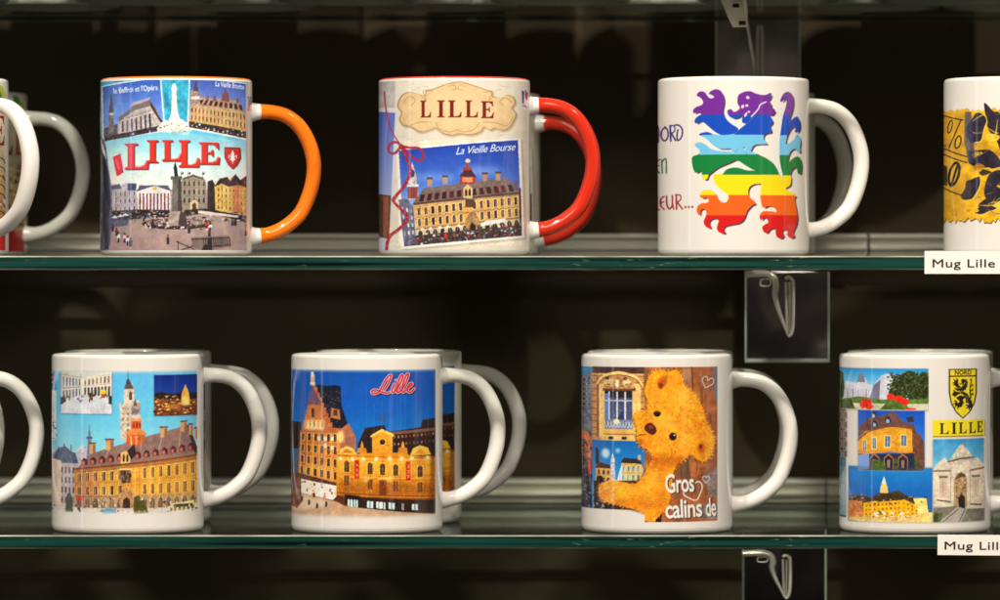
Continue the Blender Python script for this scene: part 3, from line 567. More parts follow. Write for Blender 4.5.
    c.R(121.5, 472, 130.5, 485, (98, 74, 60)); c.R(120, 470.5, 132, 472, (240, 190, 110)); c.S([(122, 473), (130, 473), (130, 484), (122, 484)], [(150, 120, 100), (60, 44, 40)], 12, 2, 3)
    c.P([(119, 497), (123, 491), (126, 489), (130, 491), (134, 497), (133, 512), (120, 512)], (190, 136, 92), noise=.4, nsize=1); c.P([(123, 511), (123, 502), (126.5, 499), (130, 502), (130, 511)], (66, 46, 40)); c.P([(77, 499), (84, 499), (84, 503), (77, 503)], (206, 60, 50), a=.8)
    # ground clutter
    c.P([(53, 510), (197, 510), (197, 521), (53, 521)], (206, 196, 180), noise=.1, nsize=2)
    c.P([(133, 513), (134, 500), (138, 497), (141, 502), (146, 508), (148, 515), (134, 516)], (86, 82, 36), noise=.35, nsize=1.5); c.P([(66, 515), (68, 497), (70, 495), (73, 500), (74, 515)], (56, 60, 40), noise=.3)
    c.P([(102, 513), (107, 510), (115, 511), (117, 515), (103, 516)], (84, 150, 176)); c.P([(167, 509), (172, 506), (193, 504), (195, 513), (168, 516)], (226, 206, 140)); c.R(173, 507, 192, 510, (70, 62, 56)); c.F([(168, 510), (194, 508), (194, 513), (168, 515)], 6, 1, (100, 90, 80), ww=.6, wh=.7)
    c.S([(54, 500), (196, 500), (196, 514), (54, 514)], [(60, 44, 40), (230, 220, 200), (170, 130, 90)], 90, 1.4, 2.4)
    c.S([(75,473),(196,461),(197,512),(76,513)], [(255,214,130),(170,100,46),(240,180,90),(120,70,44),(250,196,110),(206,120,50)], 360, 1.2, 1.4, a=0.34)
    c.S([(84,464),(140,444),(188,430),(196,455),(80,470)], [(170,140,124),(110,80,76),(96,62,60),(186,156,136)], 168, 0.9, 2.2, a=0.28)
    c.S([(119,404),(140,402),(140,444),(121,444)], [(240,222,200),(130,104,92),(100,80,76),(220,190,160)], 60, 1.1, 1.5, a=0.37)
    c.S([(53,452),(92,450),(80,512),(53,512)], [(120,112,124),(220,206,196),(80,76,96)], 52, 1, 2, a=0.31)
    c.photo(51, 373, 197, 519)
    fade(c, 374.5, 516, 20, 240)
    c.R(53, 514, 197, 519, WHITE, a=.6, soft=1.6)
    c.R(196.6, 350, 260, 540, WHITE); 
    return c

def art_night():
    c = Canvas(367, 357, 75.5, bg=WHITE, seed=17)
    c.R(270, 372, 434.5, 520, cols=[(0, (8, 84, 160)), (.25, (6, 92, 172)), (.42, (30, 112, 178)), (.65, (70, 100, 120)), (1, (120, 70, 30))], noise=.05, nsize=9)
    c.R(270, 372, 300, 450, (50, 120, 190), a=.35, soft=3)
    # dark skyline right
    c.P([(358, 446), (365, 430), (384, 427), (386, 434), (404, 432), (420, 430), (421, 423), (434.5, 421), (434.5, 470), (358, 470)], (50, 34, 34), noise=.25, nsize=2)
    c.P([(390, 434), (434, 431), (434, 434), (390, 437)], (120, 84, 66)); c.F([(392, 436), (434, 433), (434, 448), (392, 450)], 11, 2, (150, 96, 50), ww=.4, wh=.35)
    c.P([(292, 425), (302, 425), (302, 452), (292, 452)], (50, 36, 40)); c.R(379, 417, 385, 424, (90, 80, 100), a=.5)
    # tall gabled house left
    c.P([(318, 387), (332, 389), (341, 388), (342, 408), (350, 432), (318, 432)], (34, 36, 50), noise=.3, nsize=2)
    for i in range(30): c.E(322 + c.rnd.uniform(0, 19), 392 + c.rnd.uniform(0, 34), .8, .5, (120, 84, 66))
    c.P([(325, 392), (329, 388), (337, 387.5), (341, 390), (341, 393), (329, 393)], (24, 32, 50))
    g = [(302, 437)]
    steps = 9
    for i in range(steps): g += [(302 + i * 1.28, 432 - i * 5), (303.2 + i * 1.28, 432 - i * 5)]
    g += [(313, 386), (315, 386)]
    for i in range(steps): g += [(316.5 + i * 2.1, 390 + i * 5), (318.4 + i * 2.1, 390 + i * 5)]
    g += [(349, 432), (354, 444), (354, 470), (300, 470)]
    c.P(g, (196, 110, 66), noise=.16, nsize=2)
    c.P([(308, 407), (313.5, 388), (322, 406), (316, 408)], (112, 84, 108)); c.R(311.5, 377, 315.5, 388, (214, 180, 150)); c.R(312, 374.5, 314.6, 379, (240, 214, 190)); c.R(311, 385, 316, 387, (250, 220, 180))
    c.P([(308, 428), (309, 410), (314, 406), (322, 411), (326, 428)], (206, 128, 64), a=.7); c.R(312.4, 411, 315.2, 420, (70, 40, 36)); c.P([(332, 410), (340, 412), (341, 422), (331, 420)], (196, 120, 70)); c.R(334, 412, 338, 418, (90, 60, 50))
    c.R(306, 423, 325, 432, (255, 214, 150), a=.95, soft=1.2); c.F([(305, 422), (325, 422), (325, 431), (305, 431)], 5, 1, (220, 130, 60), ww=.35, wh=.7)
    fac = [(301, 434), (345, 434), (346, 486), (299, 478)]
    c.P(fac, None, cols=[(0, (206, 120, 60)), (.5, (226, 130, 50)), (1, (236, 140, 50))], noise=.1, nsize=2)
    c.P([(301, 434), (312, 434), (311, 480), (299, 478)], (120, 56, 40), a=.5, soft=2); c.P([(306, 466), (344, 470), (346, 486), (302, 478)], (255, 190, 100), a=.5, soft=2); c.F(fac, 7, 4, (50, 26, 28), ww=.42, wh=.62, frame=(250, 176, 96))
    for i in range(8): c.L([(302 + i * 6, 436), (301 + i * 6.3, 478)], .9, (255, 176, 84), a=.8)
    for x, y in ((326, 441), (333, 441), (326, 448), (333, 450), (320, 441)): c.R(x - 1.4, y - 2, x + 1.4, y + 2, (236, 220, 190))
    c.P([(340, 432), (349, 425), (356, 440), (356, 452), (341, 452)], (186, 112, 80), noise=.2); c.E(341, 439, 3.4, 6, (255, 220, 130), a=.9, soft=1)
    c.P([(345, 440), (355, 438), (354, 455), (346, 455)], (150, 96, 84), a=.8)
    c.P([(292, 478), (300, 476), (346, 487), (346, 498), (292, 492)], (96, 56, 44), noise=.3)
    c.P([(302, 482), (338, 488), (337, 503), (302, 496)], (255, 232, 206)); c.S([(302, 483), (338, 489), (337, 502), (302, 495)], [(220, 90, 60), (250, 250, 240), (150, 70, 50), (255, 200, 140)], 70, 2.4, 2.6)
    # theatre
    W = [(337, 455), (430, 459), (432, 512), (337, 500)]
    c.P([(337, 456), (358, 456), (361, 455), (406, 455), (408, 458), (434.5, 460), (434.5, 512), (337, 500)], (222, 140, 34), noise=.1, nsize=2)
    c.P([(340, 456), (341, 451), (347, 448), (353, 450), (357, 456)], (250, 190, 80)); c.P([(342, 455), (347, 450.5), (354, 455)], (200, 120, 40)); c.P([(409, 458), (412, 451), (419, 448), (427, 451), (430, 458)], (252, 190, 70)); c.P([(413, 457), (419, 451), (426, 457)], (226, 150, 50))
    c.P([(372, 455), (372, 439), (371, 437), (381, 431), (393, 436), (392, 439), (392, 455)], (236, 160, 44), noise=.08); c.P([(370, 438), (381.5, 431), (393.5, 437), (393, 439), (381, 433.4), (371, 439.6)], (255, 206, 100)); c.E(382, 444, 3.6, 3.6, (250, 190, 90)); c.E(382, 444, 2.8, 2.8, (56, 34, 30)); c.L([(382, 444), (382, 442)], .4, (220, 190, 140))
    for x in (362, 402): c.P([(x - 2, 455), (x - 1.4, 447), (x, 443), (x + 1.4, 447), (x + 2, 455)], (236, 166, 60)); c.P([(x - 5, 455), (x - 4, 450), (x + 4, 450), (x + 5, 455)], (206, 130, 50))
    c.L([(338, 457.5), (434, 461)], 1.2, (180, 100, 30)); c.L([(338, 460), (434, 463)], .5, (255, 196, 90)); c.L([(338, 478), (434, 482)], 1, (250, 170, 60)); c.L([(338, 495), (434, 500)], 1.3, (150, 80, 30))
    for x, y in ((347, 468), (370, 470), (382, 471), (395, 472), (419, 474)):
        c.R(x - 3.6, y - 7, x + 3.6, y + 6.6, (250, 176, 66)); c.P([(x - 2.5, y + 6), (x - 2.5, y - 4), (x, y - 5.6), (x + 2.5, y - 4), (x + 2.5, y + 6)], (74, 50, 36)); c.L([(x, y - 5), (x, y + 6)], .5, (150, 110, 70)); c.L([(x - 2.4, y), (x + 2.4, y)], .5, (150, 110, 70))
    for x, y in ((347, 482), (370, 486), (395, 488), (419, 490)):
        c.R(x - 3.2, y - 5.5, x + 3.2, y + 6, (240, 160, 56)); c.R(x - 2.4, y - 4.6, x + 2.4, y + 5.4, (110, 66, 36)); c.L([(x, y - 4), (x, y + 5)], .5, (230, 180, 110))
    c.R(378.5, 481, 386.5, 498, (156, 76, 24)); c.R(380, 484, 385, 497, (120, 56, 22)); c.P([(376, 482), (382.5, 479), (389, 482)], (255, 200, 100))
    for x in (341, 353, 363, 376, 389, 401, 411, 427): c.E(x, 463, 3.6, 6, (255, 190, 80), a=.6, soft=2); c.E(x, 461, 1.8, 1.8, (255, 240, 190), a=.95, soft=.4)
    for x in (388, 366): c.E(x, 481, 3.6, 2.6, (255, 224, 130), a=.7, soft=1)
    for x, y in ((357, 472), (407.5, 474)):
        c.R(x - 2.3, y - 10, x + 2.3, y + 9, (200, 40, 30)); [c.L([(x - .8, y - 6 + k * 5), (x + .9, y - 5 + k * 5), (x - .6, y - 3.6 + k * 5)], .6, (250, 210, 170)) for k in range(3)]
    for x0 in range(340, 432, 6): c.L([(x0, 461 + (x0 - 338) * .035), (x0, 496)], .5, (150, 80, 24), a=.55)
    for v in (464.5, 475, 480, 486, 491): c.L([(338, v), (434, v + 3.6)], .4, (140, 74, 22), a=.5)
    for x0 in (341, 363, 376, 389, 401, 411, 427): c.P([(x0 - 2.4, 462), (x0 + 2.4, 462), (x0 + 4, 478), (x0 - 4, 478)], (255, 202, 84), a=.4, soft=1.4)
    c.P([(337, 483), (434, 487), (434, 500), (337, 497)], (120, 54, 14), a=.4, soft=2.5); c.P([(430, 458), (434.5, 458), (434.5, 512), (428, 512)], (90, 44, 20), a=.5, soft=1.5)
    c.P([(337, 497), (434.5, 502), (434.5, 512), (337, 508)], (120, 62, 26), a=.8, noise=.3)
    c.P([(345, 496), (360, 498), (360, 510), (345, 506)], (40, 26, 22)); c.P([(360, 499), (434.5, 504), (434.5, 518), (360, 512)], (54, 34, 28), noise=.3)
    for x, w in ((348, 5), (354, 4), (367, 6), (376, 5), (381, 4), (388, 6), (401, 2), (411, 6)): c.P([(x, 501 + (x - 348) * .09), (x + w, 501.5 + (x - 348) * .09), (x + w, 509 + (x - 348) * .07), (x, 508 + (x - 348) * .07)], (206, 226, 220)); c.L([(x + w * .5, 501 + (x - 348) * .09), (x + w * .5, 508 + (x - 348) * .07)], .7, (60, 60, 60))
    c.P([(331, 505), (338, 497), (346, 500), (340, 510)], (96, 50, 36)); 
    # ground
    c.P([(292, 496), (302, 496), (338, 504), (345, 508), (434.5, 518), (434.5, 524), (292, 524)], (196, 156, 120), noise=.08, nsize=3); c.P([(292, 496), (332, 505), (300, 515), (292, 512)], (236, 206, 176), a=.6, soft=1.5)
    c.P([(292, 484), (300, 480), (303, 505), (298, 512), (292, 510)], (130, 80, 60), noise=.4)
    for x, y, h in ((310, 508, 6), (318, 511, 6), (327, 509, 6), (303, 504, 5), (315, 500, 5)): c.P([(x - 1, y), (x - 1, y - h * .7), (x, y - h), (x + 1, y - h * .7), (x + .8, y)], (56, 36, 36))
    c.S([(337,458),(434,462),(434,500),(337,497)], [(255,206,110),(160,86,24),(250,170,50),(110,60,24),(255,226,150),(206,120,30)], 320, 1.2, 1.4, a=0.31)
    c.S([(305,400),(325,400),(350,436),(346,484),(300,476)], [(255,190,120),(130,66,44),(226,140,80),(90,50,44),(255,220,170)], 168, 1.1, 1.4, a=0.31)
    c.S([(360,432),(434,426),(434,452),(360,452)], [(110,76,60),(30,24,30),(150,100,60)], 48, 1.4, 1.1, a=0.31)
    c.S([(294,470),(302,476),(304,506),(293,508)], [(180,130,100),(60,36,36)], 16, 1.1, 1.3, a=0.34)
    c.photo(285, 372, 434.5, 520)
    for i in range(9): x = 366 + i * 7.6; c.R(x, 388 + (i * 37) % 20, x + .8, 434, (90, 150, 200), a=.25)
    fade(c, 373, 518.5, 250, 480)
    # script title with pale outline
    strokes = [[(384, 392), (387, 387.5), (389.5, 381.5), (391, 378), (388.8, 378), (385.4, 382), (381.6, 389), (378, 394.6), (373.6, 396), (371.6, 394), (374.5, 392), (380, 393.6), (386, 395.4), (389, 394.6)], [(393.6, 386.4), (391.4, 393), (392.2, 395), (394.4, 393.2), (397, 388)], [(396.4, 392), (400, 385), (402.2, 378.5), (400.4, 378), (397.6, 384.5), (396.2, 392.6), (397.4, 395), (400.4, 392.4)], [(401.4, 392), (405.2, 385), (407.8, 377.6), (406, 377), (403, 384), (401.4, 392), (402.6, 394.8), (405.6, 392)], [(406.6, 391), (410, 388.6), (411.6, 386.4), (409.6, 386), (407, 390), (407.2, 394), (410, 394.6), (413.4, 391.6)]]
    for d, w, col in ((.9, 3.1, (20, 24, 70)), (0, 2.9, (240, 196, 196)), (0, 1.7, (206, 40, 50))):
        for s_ in strokes: c.L([(x + d, y + d) for x, y in s_], w, col, smooth=True)
        c.E(395.4 + d, 382.6 + d, w * .5, w * .5, col)
    c.R(434.6, 350, 500, 540, WHITE)
    return c

def fur(c, pts, n, base, L0, L1, center):
    xs = [p[0] for p in pts]; ys = [p[1] for p in pts]
    for _ in range(n):
        x = c.rnd.uniform(min(xs), max(xs)); y = c.rnd.uniform(min(ys), max(ys))
        if not inside(x, y, pts): continue
        t = math.atan2(y - center[1], x - center[0]) + c.rnd.uniform(-.8, .8); l = c.rnd.uniform(L0, L1)
        k = c.rnd.uniform(.8, 1.16)
        c.L([(x, y), (x + math.cos(t) * l, y + math.sin(t) * l)], c.rnd.uniform(.35, .8), tuple(min(255, v * k) for v in c.rnd.choice(base)), a=.75)

def art_bear():
    c = Canvas(657, 357, 76, bg=WHITE, seed=18)
    # left street sliver
    c.R(560, 370, 592.5, 512, cols=[(0, (60, 150, 200)), (.12, (90, 130, 150)), (.2, (110, 110, 116)), (.6, (150, 120, 100)), (.75, (60, 60, 76)), (1, (50, 52, 70))], noise=.2, nsize=3)
    c.P([(581, 383), (586, 377), (592.5, 372), (592.5, 412), (581, 410)], (118, 116, 122), noise=.2)
    c.F([(582, 381), (592, 378), (592, 410), (582, 410)], 2, 6, (60, 60, 72), ww=.6, wh=.5, frame=(180, 176, 172))
    c.P([(581, 412), (592, 411), (592, 440), (581, 440)], (120, 120, 128), noise=.4); c.P([(582, 432), (592, 440), (591, 462), (583, 460)], (200, 110, 70), noise=.4); c.R(588, 464, 591.5, 478, (220, 60, 40))
    c.S([(581, 440), (592, 440), (592, 512), (581, 512)], [(40, 44, 60), (130, 130, 140), (90, 90, 100)], 90, 2, 2)
    # window photo
    c.R(592.5, 369.5, 645, 443, (196, 140, 84), noise=.16, nsize=2)
    for i in range(11): c.L([(592.5, 372 + i * 6.5), (602, 372.4 + i * 6.5)], .7, (110, 64, 50)); c.L([(636, 372 + i * 6.5), (645, 372 + i * 6.5)], .7, (100, 58, 48))
    c.R(592.5, 369.5, 645, 376, (84, 56, 46), noise=.2); c.R(592.5, 376, 645, 377.2, (220, 176, 110))
    c.R(601, 386, 641, 443, (232, 190, 110), noise=.06); c.R(597, 380, 600, 440, (150, 84, 62), noise=.3); c.R(599.6, 385, 601, 440, (240, 210, 140))
    arch = crom([(598, 386), (603, 379), (612, 376), (620, 375), (630, 377), (637, 380), (642, 387)], 5)
    c.L(arch, 2.6, (240, 200, 120)); c.L([(x, y + 2.2) for x, y in arch], .8, (130, 76, 46)); c.P([(603, 391), (607, 382), (619, 378), (632, 383), (636, 391)], (186, 130, 78), noise=.4, nsize=1.5)
    for x in (609, 627): c.E(x, 385, 4.4, 3.6, (232, 196, 136), noise=.2); c.E(x - 1.5, 381, 2, 1.6, (96, 56, 44)); c.E(x, 387, 2, 1, (150, 100, 70))
    c.E(617.4, 386, 1.8, 4, (246, 226, 180)); c.R(603, 391, 636, 393.4, (120, 72, 46))
    c.R(605, 393, 632.5, 431, (76, 84, 110), noise=.15, nsize=3); c.R(605, 393, 632.5, 400, (44, 36, 40)); c.P([(605, 396), (609, 396), (610, 430), (605, 430)], (100, 130, 180))
    for x in (609.5, 617.5, 625.5): c.R(x - .8, 394, x + .8, 430, (212, 206, 206))
    c.R(605, 402.5, 632.5, 403.7, (190, 184, 186)); c.P([(618, 420), (624, 412), (625, 425), (618, 425)], (50, 60, 100))
    c.R(605, 422, 633, 431.5, (120, 124, 140), noise=.3, nsize=1)
    for i in range(9): c.L([(605 + i * 3, 424), (607 + i * 3, 430), (609 + i * 3, 424)], .6, (216, 216, 220), smooth=True)
    c.E(617, 424, 3, 2.6, (240, 220, 160)); c.R(604, 431.5, 634, 437, (226, 176, 92)); c.R(604, 436, 634, 437.4, (170, 116, 60))
    for x in (609, 622): c.R(x, 439, x + 5, 441.8, (60, 36, 30))
    c.R(592.5, 443, 645, 512, cols=[(0, (20, 104, 170)), (.5, (50, 140, 196)), (1, (90, 160, 200))])
    # square photo
    c.E(606, 456, 4, 5, (210, 226, 240), a=.9, soft=1.2); c.E(618, 453, 2.5, 2.5, (170, 206, 230), a=.8, soft=1)
    c.P([(611, 485), (611, 462), (613, 455), (615, 462), (616, 485)], (186, 180, 180), noise=.3, nsize=1); c.P([(596, 450), (599, 452), (600, 470), (596, 475)], (50, 44, 50))
    c.P([(596, 486), (596, 468), (600, 466), (611, 469), (611, 490), (596, 490)], (210, 160, 90), noise=.1); c.P([(596, 469), (600, 465), (611, 468), (611, 471), (596, 471)], (84, 50, 48)); c.F([(597, 471), (611, 472), (611, 486), (597, 486)], 3, 2, (90, 60, 50), ww=.45, wh=.6)
    c.P([(619, 487), (622, 464), (640, 463), (643, 470), (643, 484), (640, 490), (619, 490)], (226, 176, 96), noise=.1); c.P([(621, 465), (624, 460), (639, 461), (642, 466)], (60, 46, 50)); c.R(638, 457, 641, 462, (200, 160, 120))
    c.F([(622, 467), (641, 466), (641, 484), (621, 484)], 4, 2, (90, 120, 130), ww=.5, wh=.6, frame=(246, 216, 150)); c.P([(615, 490), (622, 466), (623, 490)], (206, 210, 214))
    c.P([(594, 484), (645, 482), (645, 512), (594, 512)], (50, 36, 36), noise=.5, nsize=2); c.E(600, 482, 3.4, 3.6, (34, 26, 30)); c.L([(600, 484), (596, 496), (598, 510)], 3, (40, 34, 44), smooth=True)
    c.S([(593, 486), (606, 486), (606, 511), (593, 511)], [(150, 150, 160), (30, 26, 30), (90, 80, 90)], 40, 1.6, 2)
    # wood
    wood = [(645, 369.5), (717, 369.5), (717, 524), (645, 524)]
    c.P(wood, (158, 92, 52), noise=.25, nsize=7)
    for i in range(90):
        x = c.rnd.uniform(645, 717); y = c.rnd.uniform(370, 524)
        c.L([(x, y), (x + c.rnd.uniform(-1.5, 1.5), y + c.rnd.uniform(6, 26))], c.rnd.uniform(.5, 2), c.rnd.choice([(190, 116, 64), (120, 66, 40), (206, 136, 84), (96, 56, 38), (134, 130, 134)]), a=.45)
    c.L([(691.5, 369.5), (692.5, 396)], 1, (50, 30, 26)); c.R(682, 370, 690, 385, (186, 160, 140), a=.4, soft=1.5); c.P([(713, 370), (717, 370), (717, 410), (714, 400)], (110, 116, 124)); c.P([(704, 478), (717, 470), (717, 500), (708, 500)], (128, 120, 120), a=.7, noise=.4)
    c.P([(679, 460), (688, 461), (690, 480), (680, 480)], (100, 72, 48)); c.P([(690, 508), (717, 506), (717, 522), (700, 522)], (120, 130, 140), a=.6, noise=.4); c.P([(657, 508), (663, 505), (661, 524), (655, 524)], (40, 26, 22)); c.L([(645, 500), (645, 524)], 3, (90, 50, 30))
    # bear
    base = [(246, 158, 32), (252, 176, 44), (234, 134, 18), (255, 202, 84), (214, 108, 14), (250, 166, 36)]
    ears = [(647, 384), (652, 375), (660, 372), (668, 374), (676, 372), (681, 378), (684, 388), (694, 396), (702, 410), (706, 424), (711, 434), (714, 445), (711, 456), (705, 464), (697, 462), (690, 456), (684, 462), (676, 466), (672, 480), (670, 500), (664, 512), (655, 522), (648, 524), (646, 516), (636, 512), (622, 508), (610, 506), (603, 502), (599, 496), (601, 487), (612, 483), (622, 484), (634, 486), (642, 480), (647, 470), (652, 460), (648, 452), (641, 448), (637, 440), (637, 430), (634, 420), (638, 414), (646, 412), (648, 404), (645, 394)]
    E_ = crom(ears, 4, True)
    c.P([(x - 1.6, y + 1) for x, y in E_], (70, 40, 24), a=.7, soft=1); c.P(E_, (242, 150, 30), noise=.18, nsize=4)
    for cx_, cy_, rr in ((680, 405, 16), (672, 440, 16), (655, 400, 10), (655, 490, 12), (625, 494, 10), (695, 440, 8)): c.E(cx_, cy_, rr, rr, (252, 184, 56), a=.4, soft=4)
    c.P([(640, 470), (652, 458), (676, 458), (684, 462), (676, 470), (660, 474)], (214, 118, 24), a=.45, soft=2)
    for cen, n, poly in (((672, 420), 1700, [p for p in E_ if p[1] < 466]), ((690, 490), 1300, [p for p in E_ if p[1] > 452])):
        fur(c, poly, n, base, 1.6, 4.2, cen)
    for x, y, rx, ry, col, a in ((668, 462, 20, 6, (150, 66, 10), .6), (700, 440, 7, 16, (190, 90, 14), .35), (648, 445, 9, 8, (200, 96, 20), .3), (640, 506, 26, 5, (170, 80, 14), .5), (662, 490, 6, 20, (190, 96, 16), .35), (686, 398, 12, 10, (255, 200, 84), .35), (664, 424, 12, 9, (255, 206, 100), .4), (655, 482, 8, 8, (255, 196, 80), .35), (625, 490, 16, 4, (255, 196, 90), .35)):
        c.E(x, y, rx, ry, col, a=a * .7, soft=3)
    for x, y in E_[::2]:
        t = math.atan2(y - (425 if y < 466 else 495), x - (672 if y < 466 else 655)) + c.rnd.uniform(-.6, .6)
        c.L([(x, y), (x + math.cos(t) * 2.6, y + math.sin(t) * 2.6)], .7, c.rnd.choice(base))
    c.E(662, 384, 4.6, 6, (186, 84, 22), rot=.3, a=.8, soft=1, noise=.3); c.E(660.5, 388, 2.4, 2.8, (120, 44, 22), a=.8, soft=.6); c.E(701, 450, 3.6, 5, (176, 84, 20), a=.7, soft=1); c.E(700, 449, 1.8, 2.2, (96, 40, 16), a=.8, soft=.5)
    c.E(606, 497, 6, 8, (250, 150, 80), a=.5, soft=2); fur(c, [(600, 486), (616, 484), (616, 506), (600, 504)], 160, [(255, 190, 140), (240, 120, 60), (255, 170, 90)], 1.5, 3.5, (606, 496))
    c.E(657, 415.5, 4, 2.4, (90, 44, 16)); c.E(657, 416.8, 3.2, 2, (28, 18, 14)); c.E(672.6, 438.6, 4, 4.2, (100, 50, 16), a=.8); c.E(672.6, 438.6, 3.2, 3.4, (26, 16, 12)); c.E(674, 437.4, .8, .8, (240, 230, 220))
    nose = crom([(645, 428), (650, 424.6), (655, 428), (656.6, 433), (653, 437), (648, 435), (645, 432)], 4, True); c.P(nose, (90, 40, 24)); c.E(651, 429, 2.6, 1.6, (140, 76, 50), a=.8, soft=.4)
    c.L([(646, 436.5), (640, 437), (638, 438)], 1, (120, 52, 20)); c.E(641, 444, 2.6, 3, (160, 64, 26), a=.6, soft=1); c.P([(644, 372), (650, 372), (646, 384), (644, 392)], (120, 80, 50), a=.6)
    c.R(575, 370, 645, 370.5, (60, 60, 70))
    # cut-away lower left
    c.P([(560, 512), (594, 512), (632, 514), (645, 517), (645, 524), (645, 545), (560, 545)], WHITE)
    c.R(645, 524, 740, 545, WHITE); c.P([(640, 510), (648, 512), (650, 523), (645, 523), (642, 515)], (236, 150, 40))
    c.S([(593,376),(641,376),(641,392),(593,392)], [(246,216,150),(110,64,44),(180,120,70),(80,46,36)], 60, 1.4, 1.4, a=0.37)
    c.S([(593,392),(604,392),(604,441),(593,441)], [(236,200,140),(120,70,50),(170,100,70)], 36, 1.6, 1, a=0.31)
    c.S([(605,393),(632,393),(632,430),(605,430)], [(130,140,170),(40,40,60),(200,200,210)], 28, 1.4, 2.4, a=0.25)
    c.photo(580, 370, 644, 511); c.photo(645, 370, 717, 524)
    c.P([(560, 512), (594, 512), (632, 514), (645, 517), (645, 524), (645, 545), (560, 545)], WHITE)
    c.R(645, 524, 740, 545, WHITE)
    # lettering
    def heart(x, y, s, w, col, rot=0):
        pts = [(0, 1), (-.5, .45), (-.95, -.1), (-.8, -.7), (-.35, -.8), (0, -.35), (.35, -.85), (.85, -.7), (.95, -.1), (.5, .5), (0, 1)]
        cr, sr = math.cos(rot), math.sin(rot)
        c.L([(x + (a * cr - b * sr) * s, y + (a * sr + b * cr) * s) for a, b in pts], w, col, smooth=True)
    heart(707.5, 385.5, 6, 1.8, (110, 60, 36), .35); heart(707, 385, 6, 1.2, (206, 182, 156), .35)
    c.L([(694.5, 485.6), (698.3, 484), (701.6, 487.7), (701, 493), (696, 502.4), (687.5, 499.7), (683.4, 496.4), (683.6, 492.5)], 1.3, (232, 214, 190), smooth=True); heart(705.5, 482, 3.6, 1, (186, 196, 206), .1)
    T = (('Gros', 665.5, 494.6, 28.5, 18.5), ('calins', 665.5, 520, 36.5, 18), ('de', 705.5, 519, 10.5, 18))
    for d, b, col in ((1.2, .02, (50, 30, 24)), (0, .035, (120, 84, 60)), (0, .018, (244, 232, 214))):
        for body, x, y, w, h in T: c.text(body, x + d, y + d * .6, w, h, col, bold=b, rot=-.04, gap=.95)
    c.R(717, 350, 760, 545, WHITE)
    return c

